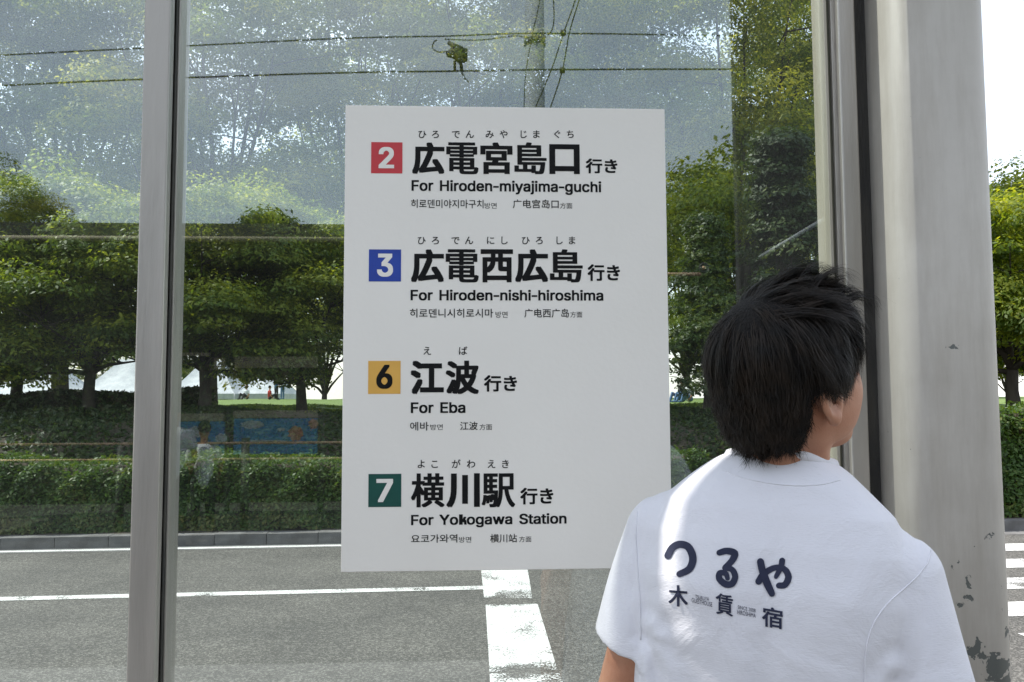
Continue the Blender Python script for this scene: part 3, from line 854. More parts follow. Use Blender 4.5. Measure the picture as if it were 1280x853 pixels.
def body_field():
    p, lo, h = sd_grid((-.42, -.2, -.02), (.42, .26, 1.46), .0095)
    d = smin(ell(p, (0, 0, .93), (.165, .105, .14)), cap(p, (0, -.01, .95), (0, -.01, 1.27), .10, .095), .06)
    for s in (-1, 1):
        d = smin(d, cap(p, (s * .12, -.01, 1.28), (0, -.01, 1.29), .045, .055), .03)
        sh = (s * .150, -.012, 1.285); el = (s * .205, -.005, 1.04); wr = (s * .250, .09, .82)
        d = smin(d, cap(p, sh, el, .047, .037), .02); d = smin(d, cap(p, el, wr, .037, .024), .012)
        d = smin(d, cap(p, (s * .09, 0, .88), (s * .10, .01, .48), .082, .052), .03)
        d = smin(d, cap(p, (s * .10, .01, .48), (s * .105, -.01, .08), .050, .036), .02)
        d = smin(d, cap(p, (s * .105, -.02, .04), (s * .115, .15, .03), .034, .028), .02)
    return d, lo, h
f_, lo_, h_ = body_field(); pts, quads = sd_mesh(f_, lo_, h_)
zz = pts[:, 2:3]
def mixT(p):
    k = np.clip((p[:, 2:3] - .80) / .2, 0, 1); a = body_T(p); b = legs_T(p)
    b = b + np.array((0, 0, DZ)) * np.clip(1 - p[:, 2:3] / .86, 0, 1)
    return a * k + b * (1 - k)
body_o = to_obj('body', pts, quads, 'skin', person, mixT)
def hands_field(s):
    lo3 = (s * .25 - .07, .03, .60); hi3 = (s * .25 + .07, .20, .88)
    p, lo, h = sd_grid(lo3, hi3, .0032)
    W = np.array((s * .25, .09, .825)); D_ = np.array((0, .35, -.93)); D_ /= np.linalg.norm(D_); Fw = np.array((0, .93, .35))
    d = cap(p, W, W + D_ * .03, .024, .024)
    pc = W + D_ * .065
    q = (p - pc.astype(np.float32)); qa = q @ D_.astype(np.float32); qb = q @ Fw.astype(np.float32); qc = q[..., 0]
    d = smin(d, (np.sqrt((qa / .045) ** 2 + (qb / .038) ** 2 + (qc / .015) ** 2) - 1) * .014, .015)
    for i, (o_, l_, r_) in enumerate(((.028, .064, .0085), (.010, .074, .009), (-.009, .069, .0085), (-.027, .054, .0075))):
        a = pc + D_ * .036 + Fw * o_; b = a + D_ * l_ * .5 + np.array((-s * .006, 0, 0)); c = b + D_ * l_ * .42 + np.array((-s * .020, 0, 0))
        d = smin(d, smin(cap(p, a, b, r_, r_ * .93), cap(p, b, c, r_ * .93, r_ * .75), .002), .004)
    a = W + D_ * .03 + Fw * .022; b = a + D_ * .032 + Fw * .024; c = b + D_ * .030 + Fw * .006
    d = smin(d, smin(cap(p, a, b, .013, .010), cap(p, b, c, .010, .008), .003), .008)
    return d, lo, h
for s in (-1, 1):
    f_, lo_, h_ = hands_field(s); pts, quads = sd_mesh(f_, lo_, h_); to_obj('hand', pts, quads, 'skin', body_o if False else person, mixT)
def trousers_field():
    p, lo, h = sd_grid((-.25, -.18, .03), (.25, .18, 1.0), .009)
    d = ell(p, (0, 0, .88), (.178, .118, .15)); d = smax(d, p[..., 2] - .96, .01)
    for s in (-1, 1):
        d = smin(d, cap(p, (s * .09, 0, .88), (s * .105, .0, .08), .098, .066), .02)
    d = smax(d, .075 - p[..., 2], .008)
    return d, lo, h
f_, lo_, h_ = trousers_field(); pts, quads = sd_mesh(f_, lo_, h_); to_obj('trousers', pts, quads, 'denim', person, mixT)
for s in (-1, 1):
    p, lo, h = sd_grid((s * .11 - .07, -.10, -.005), (s * .11 + .07, .22, .11), .006)
    d = smin(cap(p, (s * .108, -.03, .045), (s * .115, .14, .035), .043, .038), cap(p, (s * .105, -.02, .05), (s * .105, -.02, .10), .042, .045), .02); d = smax(d, .004 - p[..., 2], .004)
    pts, quads = sd_mesh(d, lo, h); to_obj('shoe', pts, quads, 'shoe', person, mixT)

# --- hair: a cut base plus thousands of tapered strands in tufts
HC = np.array((0, -.014, .030)); HR = np.array((.080, .101, .093))
def hair_base():
    p, lo, h = sd_grid((-.12, -.15, -.13), (.12, .13, .16), .003)
    d = ell(p, HC, HR * 1.09)
    x, y, z = p[..., 0], p[..., 1], p[..., 2]
    d = smin(d, ell(p, (0, -.060, -.036), (.068, .054, .072)), .03)
    line = np.interp(y, [-.15, -.042, -.026, .012, .022, .040, .055, .075], [-.098, -.088, -.012, -.010, -.016, -.004, .040, .066])
    d = smax(d, line - z, .006)
    d = smax(d, y - .098, .01)
    return d, lo, h
f_, lo_, h_ = hair_base(); pts, quads = sd_mesh(f_, lo_, h_); hair_o = to_obj('hair', pts, quads, 'hair_base', person, head_T)
r = np.random.default_rng(5)
def unit(a): return a / (np.linalg.norm(a, axis=-1, keepdims=True) + 1e-9)
G = []                                # guides: (K+1,3) each
K = 9
def trace(u, L_, lift, flow, bend_down=1.0, lat=None):
    """u: root directions (n,3)"""
    n = len(u); p = HC + HR * 1.02 * u; path = [p.copy()]
    Wh = np.array((.012, -.070, .095))
    for k in range(K):
        q = (p - HC) / HR; e = np.linalg.norm(q, axis=1, keepdims=True); nrm = unit(q / HR)
        away = unit(p - Wh); tgt = flow * .8 + away * .9 * np.clip(1 - k / K * .8, .15, 1) + np.array((0, 0, -1.0)) * bend_down * (k / K + .25)
        tan = unit(tgt - nrm * (tgt * nrm).sum(1, keepdims=True))
        p = p + tan * L_[:, None] / K
        q = (p - HC) / HR; e = np.linalg.norm(q, axis=1, keepdims=True)
        want = 1.03 + lift[:, None] * np.sin(min(1, (k + 1) / K * 1.15) * PI / 2)
        side_low = p[:, 2:3] < -.035
        f = np.where(side_low, 1.0 + np.clip(want / e - 1, 0, .05), want / e)
        p = HC + (p - HC) * f
        path.append(p.copy())
    return np.stack(path, 1)
def roots(n, test):
    outp = []
    while sum(len(a) for a in outp) < n:
        u = unit(r.normal(size=(4000, 3))); p = HC + HR * u; outp.append(u[test(p)])
    return np.concatenate(outp)[:n]
def hl(p):
    return p[:, 2] > np.interp(p[:, 1], [-.15, -.03, -.016, .015, .030, .046, .060, .080], [-.07, -.05, .012, .016, .005, .0, .045, .066])
# back and sides, falling
u = roots(620, lambda p: hl(p) & (p[:, 1] < .06)); z = (HC + HR * u)[:, 2]
G.append(trace(u, np.clip(.055 + .05 * r.random(len(u)) + np.clip(z, -.03, .1) * .2, .04, .12), .08 + .09 * r.random(len(u)), np.array((0, 0, -.6)) + r.normal(size=(len(u), 3)) * .16))
# top, combed forward and to the side
u = roots(240, lambda p: (p[:, 2] > .085) & (p[:, 1] > -.06)); 
G.append(trace(u, .085 + .05 * r.random(len(u)), .16 + .20 * r.random(len(u)), np.array((.15, 1.3, .15)) + r.normal(size=(len(u), 3)) * .22, .55))
# fringe over the forehead
u = roots(120, lambda p: (p[:, 2] > .060) & (p[:, 1] > .030)); 
G.append(trace(u, .055 + .025 * r.random(len(u)), .14 + .14 * r.random(len(u)), np.array((.1, .8, -.4)) + r.normal(size=(len(u), 3)) * .25, 1.0))
# sideburns and hair over the ear top
u = roots(230, lambda p: (p[:, 2] > .0) & (p[:, 2] < .06) & (np.abs(p[:, 0]) > .055) & (p[:, 1] > -.03) & (p[:, 1] < .055) & hl(p))
G.append(trace(u, .046 + .026 * r.random(len(u)), .08 + .07 * r.random(len(u)), np.array((0, .12, -1.2)) + r.normal(size=(len(u), 3)) * .12))
# nape
u = roots(190, lambda p: (p[:, 2] < .01) & (p[:, 2] > -.045) & (p[:, 1] < -.028))
G.append(trace(u, .040 + .025 * r.random(len(u)), .07 + .12 * r.random(len(u)), np.array((0, .0, -1.2)) + r.normal(size=(len(u), 3)) * .13))
# the wind-blown tuft that stands up and curls over towards the forehead
n = 170; tu = []
for i in range(n):
    a0 = np.array((r.uniform(-.050, .05), r.uniform(-.035, .060), 0)); 
    zt = HC[2] + HR[2] * 1.05 * math.sqrt(max(.05, 1 - ((a0[0] - HC[0]) / HR[0]) ** 2 - ((a0[1] - HC[1]) / HR[1]) ** 2)); a0[2] = zt
    Ln = r.uniform(.05, .115); up = r.uniform(.35, 1.25); pth = [a0]
    ang = .35 + .55 * up
    for k in range(K):
        ang -= (.26 + .06 * r.random()) * (k / K + .25)
        dirv = np.array((r.normal() * .12 + .05, math.cos(ang), math.sin(ang)))
        pth.append(pth[-1] + unit(dirv) * Ln / K)
    tu.append(np.stack(pth))
G.append(np.stack(tu))
# short layer rooted on the base itself, combed down, so that no bare base shows
bv = pts; tri = bv[quads]; cen = tri.mean(1); nb = unit(np.cross(tri[:, 2] - tri[:, 0], tri[:, 3] - tri[:, 1]))
if ((cen - HC) * nb).sum() < 0: nb = -nb
def fuzz(n, test, L0, L1, flare):
    ok = np.where(test(cen))[0]; i = r.choice(ok, n); p = cen[i].copy(); nn = nb[i]; path = [p.copy()]; L_ = r.uniform(L0, L1, n)
    tgt = np.array((0, 0, -1.0)) + r.normal(size=(n, 3)) * .14
    tan = unit(tgt - nn * (tgt * nn).sum(1, keepdims=True) * .9)
    for k in range(K):
        p = p + unit(tan + nn * flare * (1 - k / K) + np.array((0, 0, -.5)) * k / K) * L_[:, None] / K; path.append(p.copy())
    return np.stack(path, 1)
G.append(fuzz(620, lambda c: (c[:, 2] < .02) & (c[:, 2] > -.06) & (c[:, 1] < .0), .022, .038, .10))
G.append(fuzz(300, lambda c: (c[:, 2] < -.05) & (c[:, 1] < .0), .014, .034, .05))
G = np.concatenate(G)
G = G[~((np.abs(G[:, :, 0]) > .055) & (G[:, :, 1] > -.034) & (G[:, :, 1] < .020) & (G[:, :, 2] < -.034)).any(1)]
# the hair over the ear top lies outside the ear
wz = np.clip((.03 - G[:, :, 2]) / .04, 0, 1) * np.clip((G[:, :, 1] + .036) / .012, 0, 1) * np.clip((.030 - G[:, :, 1]) / .012, 0, 1) * (np.abs(G[:, :, 0]) > .05)
G[:, :, 0] += np.sign(G[:, :, 0]) * .016 * wz
def strands(Gd, per, spread, width):
    n = len(Gd); g = np.repeat(Gd, per, 0); m = len(g)
    off = r.normal(size=(m, 1, 3)) * spread
    t = np.linspace(0, 1, K + 1)[None, :, None]
    path = g + off * (1 - .55 * t) + r.normal(size=(m, 1, 3)) * .0022 * t ** 2 * 2
    path[:, :, :] += .0012 * np.sin(t * 9 + r.uniform(0, 6, size=(m, 1, 1))) * t
    q = path - HC; d = np.gradient(path, axis=1)
    side = unit(np.cross(d, q + r.normal(size=(m, 1, 3)) * .03))
    wd = width * (1 - .85 * t ** 2) * r.uniform(.6, 1.3, size=(m, 1, 1))
    A = path - side * wd; B = path + side * wd
    V_ = np.stack([A, B], 2).reshape(-1, 3)
    i0 = (np.arange(m)[:, None] * (K + 1) + np.arange(K)[None, :]) * 2
    F_ = np.stack([i0, i0 + 1, i0 + 3, i0 + 2], -1).reshape(-1, 4)
    return V_, F_
V_, F_ = strands(G, 20, .0040, .00048)
off = np.array(wl(hair_o))
V2, F2 = strands(G[r.integers(len(G), size=420)] + r.normal(size=(420, 1, 3)) * .002 + np.linspace(0, 1, K + 1)[None, :, None] ** 1.5 * r.normal(size=(420, 1, 3)) * .012, 2, .005, .0003)
F_ = np.concatenate([F_, F2 + len(V_)]); V_ = np.concatenate([V_, V2])
me = np_mesh('hair_strands', head_T(V_) - off, F_)
hs = mesh_obj('hair_strands', me, M['hair'], hair_o, True); hs['kind'] = 'stuff'

# ------------------------------------------------------------------ lettering
FD = os.path.join(bpy.utils.resource_path('LOCAL'), 'datafiles', 'fonts')
try: INTER = bpy.data.fonts.load(os.path.join(FD, 'Inter.woff2'))
except Exception: INTER = None
_adv = {}
def glyph_raw(ch, font):
    c = bpy.data.curves.new('letters', 'FONT'); c.body = ch; c.size = 1; c.resolution_u = 4; c.font = font
    o = bpy.data.objects.new('letters', c); COL.objects.link(o); bpy.context.view_layer.update()
    me = o.to_mesh(); v = np.array([tuple(q.co) for q in me.vertices]); f = [tuple(p.vertices) for p in me.polygons]
    o.to_mesh_clear(); bpy.data.objects.remove(o); bpy.data.curves.remove(c); return v, f
def latin_mesh(s, font, bx, by):
    """the bundled face glyph by glyph; k and w are drawn here as plain strokes"""
    l_ = glyph_raw('l', font)[0]; l0, l1, lh = l_[:, 0].min(), l_[:, 0].max(), l_[:, 1].max()
    xh = glyph_raw('x', font)[0][:, 1].max(); wd = (l1 - l0) * .52
    x = 0; V_, F_ = [], []; n = 0
    for ch in s:
        if ch == ' ': x += .28; continue
        if ch not in _adv:
            v, f = glyph_raw(ch, font); w2 = glyph_raw(ch + 'l', font)[0]; adv = w2[:, 0].max() - l1
            if ch == '-': v = v - np.array((v[:, 0].min() - .04, 0, 0)); adv = v[:, 0].max() + .04
            if ch in 'kw':
                a, b = v[:, 0].min(), v[:, 0].max()
                q = lambda p0, p1, w_: [(p0[0], p0[1]), (p1[0], p1[1]), (p1[0] + w_, p1[1]), (p0[0] + w_, p0[1])]
                if ch == 'k': qs = [q((l0, 0), (l0, lh), l1 - l0), q((l1 - .01, xh * .34), (b - wd * 1.5, xh), wd * 1.1), q((b - wd * 1.2, 0), (l1 + .09, xh * .58), wd * 1.1)]
                else:
                    st = (b - a - wd) / 4; qs = [q((a + st * i, xh if i % 2 == 0 else 0), (a + st * (i + 1), 0 if i % 2 == 0 else xh), wd) for i in range(4)]
                v = np.array([(p[0], p[1], 0) for k in qs for p in k]); f = [tuple(range(4 * i, 4 * i + 4)) for i in range(len(qs))]
            _adv[ch] = (v, f, adv)
        v, f, adv = _adv[ch]
        V_.append(v + np.array((x, 0, 0))); F_ += [tuple(i + n for i in q_) for q_ in f]; n += len(v); x += adv
    v = np.concatenate(V_); Vs, Fs = [], []
    for k, (dx, dy) in enumerate([(0, 0), (bx, by), (-bx, by), (bx, -by), (-bx, -by), (bx, 0), (-bx, 0), (0, by), (0, -by)]):
        w_ = v.copy(); w_[:, 0] += dx; w_[:, 1] += dy; w_[:, 2] = k; Vs.append(w_); Fs += [tuple(i + k * n for i in q_) for q_ in F_]
    return np.concatenate(Vs), Fs
def text_mesh(s, font=None, bx=0, by=0, kern=None, z_step=.00002):
    """flat letters as (verts2d+z, faces); bold by laying shifted copies a hair apart"""
    if font is not None: return latin_mesh(s, font, bx, by)
    c = bpy.data.curves.new('letters', 'FONT'); c.body = s; c.size = 1; c.resolution_u = 4
    if font: c.font = font
    if kern:
        for i, ch in enumerate(s):
            if ch in kern: c.body_format[i].kerning = kern[ch]
            if i + 1 < len(s) and s[i + 1] in kern: c.body_format[i].kerning = kern[s[i + 1]]
    o = bpy.data.objects.new('letters', c); COL.objects.link(o)
    bpy.context.view_layer.update()
    me = o.to_mesh(); v = np.array([tuple(q.co) for q in me.vertices]); f = [tuple(p.vertices) for p in me.polygons]
    o.to_mesh_clear(); bpy.data.objects.remove(o); bpy.data.curves.remove(c)
    if not len(v): return np.zeros((0, 3)), []
    offs = [(0, 0)]
    if bx or by: offs += [(bx, by), (-bx, by), (bx, -by), (-bx, -by), (bx, 0), (-bx, 0), (0, by), (0, -by)]
    Vs, Fs = [], []
    for k, (dx, dy) in enumerate(offs):
        w_ = v.copy(); w_[:, 0] += dx; w_[:, 1] += dy; w_[:, 2] = k
        Fs += [tuple(i + k * len(v) for i in q) for q in f]; Vs.append(w_)
    return np.concatenate(Vs), Fs
sgn_c = P(630, 425, GY - .006)
sign = empty('destination_sign', (sgn_c.x, GY - .006, sgn_c.z), 'large off-white tram destination board with four numbered routes in black lettering, mounted on the glass', 'sign')
SY = GY - .0075                        # face of the board
q00, q10, q11, q01 = P(430.5, 132, SY), P(831, 136, SY), P(840.5, 711, SY), P(427.5, 714.5, SY)
xl = (q00.x + q01.x) / 2; xr = (q10.x + q11.x) / 2; zt = (q00.z + q10.z) / 2; zb = (q01.z + q11.z) / 2
MB().box((xl, SY, zb), (xr, GY - .0015, zt)).build('board', M['board'], sign, bevel=.0012)
def print_line(s, x0, x1, y0, y1, mt='ink', font=None, bx=0, by=0, kern=None, name='lettering'):
    v, f = text_mesh(s, font, bx, by, kern)
    a = P(x0, (y0+y1)/2, SY).x; b = P(x1, (y0+y1)/2, SY).x; c = P((x0+x1)/2, y0, SY).z; d = P((x0+x1)/2, y1, SY).z
    mn, mx_ = v.min(0), v.max(0)
    X = a + (v[:, 0] - mn[0]) / (mx_[0] - mn[0]) * (b - a); Z = d + (v[:, 1] - mn[1]) / (mx_[1] - mn[1]) * (c - d)
    Y = SY - .0005 - v[:, 2] * .00003
    mb = MB(); mb.add(np.stack([X, Y, Z], 1), f); return mb.build(name, M[mt], sign)
def furigana(chars, y):
    for ch, px in chars:
        v, f = text_mesh(ch, None, .008, .008)
        cx = (v[:, 0].min() + v[:, 0].max()) / 2
        p0 = P(px, y, SY); k = 11.6 / F_PX * GY
        MB().add(np.stack([p0.x + (v[:, 0] - cx) * k, SY - .0005 - v[:, 2] * .00002, p0.z + (v[:, 1] - .36) * k], 1), f).build('lettering', M['ink'], sign)
SCL = 3.459
def route(y0, col, num, nbox, sbox, furi, fy, kanji, kb, yb, eng, eb, kor, korb, mb_, chi, chib, fb, numcol='board', bxy=None):
    X = lambda v: 430 + v / SCL
    Yp = lambda v: y0 + v / SCL
    a = P(X(sbox[0]), Yp(sbox[3]), SY); b = P(X(sbox[1]), Yp(sbox[2]), SY)
    MB().box((a.x, SY - .0006, a.z), (b.x, SY + .0002, b.z)).build('route_square', M[col], sign)
    n_ = print_line(num, X(nbox[0]), X(nbox[1]), Yp(nbox[2]), Yp(nbox[3]), numcol, INTER, .026, .018, name='route_numeral')
    for v in n_.data.vertices: v.co.y -= .0004
    furigana([(c, X(v)) for c, v in furi], Yp(fy))
    # kanji one by one so that dense ones stay open
    x0, x1 = kb[0], kb[1]; w_ = (x1 - x0) / len(kanji)
    HB = 1.22; HEAVY = {'広': (.034, .026), '電': (.022, .010), '宮': (.030, .017), '島': (.024, .011), '口': (.034, .028), '西': (.028, .022), '江': (.034, .028), '波': (.030, .020), '横': (.022, .012), '川': (.036, .01), '駅': (.020, .011)}
    for i, k in enumerate(kanji):
        ins = {'口': 5, '西': 2}.get(k, 1); hx = HEAVY[k]
        print_line(k, X(x0 + i * w_ * 1.004 + ins + 3), X(x0 + (i + 1) * w_ * 1.004 - ins - 3), Yp(kb[2] + (8 if k == '口' else 0)), Yp(kb[3]), 'ink', None, hx[0] * HB, hx[1] * HB)
    print_line('行き', X(yb[0]), X(yb[1]), Yp(yb[2]), Yp(yb[3]), 'ink', None, .031, .024)
    print_line(eng, X(eb[0]), X(eb[1]), Yp(eb[2]), Yp(eb[3]), 'ink', INTER, .021, .016, kern={'-': -3.0})
    print_line(kor, X(korb[0]), X(korb[1]), Yp(korb[2]), Yp(korb[3]), 'ink', None, .006, .006)
    print_line('방면', X(mb_[0]), X(mb_[1]), Yp(mb_[2]), Yp(mb_[3]), 'ink', None, .0, .0)
    print_line(chi, X(chib[0]), X(chib[1]), Yp(chib[2]), Yp(chib[3]), 'ink', None, .006, .006)
    print_line('方面', X(fb[0]), X(fb[1]), Yp(fb[2]), Yp(fb[3]), 'ink', None, .0, .0)
route(150, 'red', '2', (150, 217, 118, 210), (117, 253, 98, 231),
      [('ひ', 339), ('ろ', 395), ('で', 484), ('ん', 544), ('み', 630), ('や', 690), ('じ', 777), ('ま', 832), ('ぐ', 922), ('ち', 978)], 63,
      '広電宮島口', (291, 1024, 98, 235), (1045, 1182, 168, 232), 'For Hiroden-miyajima-guchi', (292, 1112, 263, 323),
      '히로덴미야지마구치', (290, 603, 345, 382), (608, 660, 359, 384), '广电宫岛口', (730, 928, 345, 383), (934, 987, 359, 384))
route(285, 'blue', '3', (143, 212, 112, 212), (107, 247, 94, 232),
      [('ひ', 336), ('ろ', 395), ('で', 482), ('ん', 541), ('に', 634), ('し', 694), ('ひ', 786), ('ろ', 844), ('し', 932), ('ま', 986)], 55,
      '広電西広島', (286, 1033, 93, 236), (1053, 1193, 158, 230), 'For Hiroden-nishi-hiroshima', (288, 1121, 268, 315),
      '히로덴니시히로시마', (285, 645, 350, 388), (655, 707, 362, 389), '广电西广岛', (780, 972, 350, 388), (978, 1030, 362, 388))
route(425, 'yellow', '6', (140, 210, 108, 212), (104, 245, 91, 234),
      [('え', 360), ('ば', 515)], 48,
      '江波', (284, 586, 90, 235), (605, 748, 153, 224), 'For Eba', (289, 525, 270, 317),
      '에바', (286, 366, 355, 392), (373, 427, 365, 390), '江波', (502, 578, 354, 390), (586, 640, 364, 390), 'ink')
route(565, 'green', '7', (140, 212, 117, 217), (105, 248, 95, 239),
      [('よ', 334), ('こ', 392), ('が', 485), ('わ', 549), ('え', 638), ('き', 698)], 53,
      '横川駅', (286, 742, 93, 240), (762, 905, 155, 227), 'For Yokogawa Station', (290, 962, 268, 326),
      '요코가와역', (290, 490, 357, 393), (497, 550, 367, 392), '横川站', (632, 748, 355, 392), (757, 810, 365, 390))

# --- printing on the back of the shirt, laid onto the cloth
dg = bpy.context.evaluated_depsgraph_get()
bpy.context.view_layer.update()
bt = BVHTree.FromObject(shirt_o, dg)
Mi = shirt_o.matrix_world.inverted(); soff = wl(person)
def on_shirt(px, py, lift=.0009):
    d = ray(px, py)
    hit, nrm, idx, dist = bt.ray_cast(CAM - soff, d)
    if hit is None: return CAM + d * 1.2
    if nrm.dot(d) > 0: nrm = -nrm
    return hit + soff + nrm * lift
S2 = 6.095
def zp(x, y): return 810 + x / S2, 660 + y / S2
def catmull(pts, n=8):
    q = [pts[0]] + list(pts) + [pts[-1]]; o = []
    for i in range(1, len(q) - 2):
        p0, p1, p2, p3 = (np.array(a, float) for a in q[i-1:i+3])
        for k in range(n):
            t = k / n; o.append(.5 * ((2*p1) + (-p0+p2)*t + (2*p0-5*p1+4*p2-p3)*t*t + (-p0+3*p1-3*p2+p3)*t**3))
    o.append(np.array(q[-2], float)); return o
def stroke(mb, pts, w_, lift):
    c = catmull(pts, 7); wi = w_ if hasattr(w_, '__len__') else [w_] * 2
    L_ = []; Rr = []
    for i, p in enumerate(c):
        t = c[min(i+1, len(c)-1)] - c[max(i-1, 0)]; t /= np.linalg.norm(t) + 1e-9; nn = np.array((-t[1], t[0]))
        w2 = np.interp(i / (len(c)-1), np.linspace(0, 1, len(wi)), wi) / 2
        L_.append([p + nn * w2 * k for k in (-1, -.33, .33, 1)])
    def cap_row(p, t, nn, w2, sgn):
        return [[p + sgn * t * w2 * math.sin(a) + nn * w2 * math.cos(a) * k for k in (-1, -.33, .33, 1)] for a in (PI/6, PI/3, PI*.47)]
    t = c[0] - c[1]; t /= np.linalg.norm(t); nn = np.array((t[1], -t[0])); start = cap_row(c[0], t, nn, wi[0] / 2, 1)[::-1]
    t = c[-1] - c[-2]; t /= np.linalg.norm(t); nn = np.array((-t[1], t[0])); end = cap_row(c[-1], t, nn, wi[-1] / 2, 1)
    rows = start + L_ + end
    vs = [on_shirt(*zp(*q), lift) for r_ in rows for q in r_]
    mb.add(vs, [(i*4+j, i*4+j+1, (i+1)*4+j+1, (i+1)*4+j) for i in range(len(rows)-1) for j in range(3)])
for path in ([(1164, 688), (1158, 706), (1140, 727), (1112, 752), (1094, 776), (1085, 800), (1081, 830), (1080, 870)],
             [(905, 588), (925, 596), (955, 603), (990, 607), (1025, 606), (1050, 600)],
             [(797, 640), (795, 670), (797, 710), (800, 750), (801, 800)]):
    MB().tube([on_shirt(x, y, .0001) for x, y in (tuple(q) for q in catmull(path, 5))], .0011, 5).build('seam', M['shirt'], shirt_o, True)
mb = MB()
stroke(mb, [(155, 213), (190, 152), (248, 126), (312, 150), (344, 232), (318, 312), (243, 353)], [54, 54, 56, 58, 56, 48], .0010)
mb.build('print', M['navy'], shirt_o)
mb = MB()
stroke(mb, [(545, 190), (600, 176), (660, 195), (640, 250), (588, 305)], [46, 50, 56, 50, 46], .0010)
stroke(mb, [(588, 305), (640, 318), (664, 372), (640, 425), (590, 428), (545, 388), (548, 345), (592, 348), (606, 384)], [40, 46, 50, 52, 48, 42, 36], .0013)
mb.build('print', M['navy'], shirt_o)
mb = MB()
stroke(mb, [(842, 408), (880, 352), (960, 305), (1035, 312), (1070, 372), (1045, 432), (998, 440)], [52, 50, 44, 46, 52, 50, 46], .0010)
stroke(mb, [(1022, 250), (1012, 300), (975, 372)], [46, 44, 34], .0013)
stroke(mb, [(856, 258), (872, 330), (908, 425), (944, 500)], [54, 56, 60, 50], .0016)
mb.build('print', M['navy'], shirt_o)
def print_glyph(s, x0, x1, y0, y1, slope, bx=.0, by=.0, font=None, lift=.0010, shear=0.0):
    v, f = text_mesh(s, font, bx, by); mn, mx_ = v.min(0), v.max(0); mb = MB(); vs = []
    for a, b, c in v:
        s_, t_ = (a - mn[0]) / (mx_[0] - mn[0]), (b - mn[1]) / (mx_[1] - mn[1])
        X = x0 + s_ * (x1 - x0) + t_ * shear; Yy = y1 + (y0 - y1) * t_ + (s_ - .5) * slope
        vs.append(on_shirt(*zp(X, Yy), lift + c * .00004))
    mb.add(vs, f); return mb.build('print', M['navy'], shirt_o)
print_glyph('木', 160, 306, 437, 598, 12, .024, .014)
print_glyph('賃', 516, 648, 504, 664, 26, .016, .012)
print_glyph('宿', 868, 1028, 606, 760, 28, .020, .016)
print_glyph('TSURUYA', 362, 466, 519, 547, 22)
print_glyph('GUESTHOUSE', 335, 490, 549, 583, 36)
print_glyph('SINCE 2008', 684, 818, 602, 630, 28)
print_glyph('HIROSHIMA', 680, 820, 637, 670, 30)

# ------------------------------------------------------------------ the shelter
TOP = 3.35
screen = empty('glass_screen', (0, GY, FLOOR), 'glass wall of the tram shelter framed in grey aluminium', 'shelter wall')
# mullion left
mx0, mx1 = P(167, 505, 1.70).x, P(201, 505, 1.70).x
mull = MB().box((mx0, 1.70, FLOOR), (mx1, 1.80, TOP)).build('mullion', M['alu'], screen, bevel=.003)
g1 = P(205, 505, 1.722).x; g2 = P(209.5, 505, 1.730).x; g3 = P(213.5, 505, 1.738).x
MB().box((mx1, 1.722, FLOOR), (g1, 1.80, TOP)).build('gasket', M['gasket_olive'], mull, bevel=.001)
MB().box((g1, 1.730, FLOOR), (g2, 1.80, TOP)).build('gasket', M['gasket'], mull, bevel=.001)
MB().box((g2, 1.739, FLOOR), (g3, 1.80, TOP)).build('gasket', M['alu'], mull, bevel=.001)
# right jamb with grooves
e = [P(x, 505, 1.738).x for x in (1044, 1048, 1052, 1058, 1063)]
jf0, jf1 = P(1063, 505, 1.715).x, P(1085, 505, 1.715).x
jamb = MB().box((jf0, 1.715, FLOOR), (jf1, 1.82, TOP)).build('jamb', M['alu'], screen, bevel=.003)
for k, (a, b, yy, mt) in enumerate(((e[0], e[1], 1.736, 'alu_warm'), (e[1], e[2], 1.742, 'gasket_olive'), (e[2], e[3], 1.732, 'alu'), (e[3], jf0, 1.738, 'alu_warm'))):
    MB().box((a, yy, FLOOR), (b, 1.80, TOP)).build('groove_strip', M[mt], jamb, bevel=.001)
MB().box((jf1 , 1.74, FLOOR), (P(1102, 505, 1.74).x, 1.80, TOP)).build('dark_filler', M['gasket'], jamb)
MB().box((-2.6, GY, .30), (mx0 + .004, GY + .008, TOP)).build('glass_pane', M['glass'], screen)
MB().box((g3 - .004, GY, .30), (e[0] + .004, GY + .008, TOP)).build('glass_pane', M['glass'], screen)
MB().box((-2.6, 1.71, FLOOR), (mx0, 1.80, .30)).build('bottom_rail', M['alu'], screen, bevel=.003)
MB().box((g3, 1.71, FLOOR), (e[0], 1.80, .30)).build('bottom_rail', M['alu'], screen, bevel=.003)
MB().box((-2.6, 1.735, TOP), (jf1, 1.80, TOP + .06)).build('top_rail', M['alu'], screen, bevel=.003)
# column: rounded square tube
cx0, cx1 = P(1093.5, 505, 1.755).x, P(1251, 505, 1.63).x
cw = cx1 - cx0; cr = .05
poly = []
for (sx_, sy_, a0) in ((1, 0, -90), (1, 1, 0), (0, 1, 90), (0, 0, 180)):
    ccx = cx0 + cr if sx_ == 0 else cx1 - cr; ccy = 1.60 + cr if sy_ == 0 else 1.60 + cw - cr
    for k in range(9):
        a = R(a0 + k * 90 / 8); poly.append((ccx + cr * math.cos(a), ccy + cr * math.sin(a)))
col_o = empty('steel_column', ((cx0 + cx1) / 2, 1.6 + cw / 2, 0), 'wide off-white steel column with chipped paint near its foot, right of the glass', 'column')
sh = MB().prism(poly, FLOOR, 3.46).build('shaft', M['column'], col_o)
for p_ in sh.data.polygons: p_.use_smooth = len(p_.vertices) == 4
MB().box((cx0 - .05, 1.55, FLOOR), (cx1 + .05, 1.65 + cw, FLOOR + .02)).build('base_plate', M['steel'], col_o, bevel=.003)
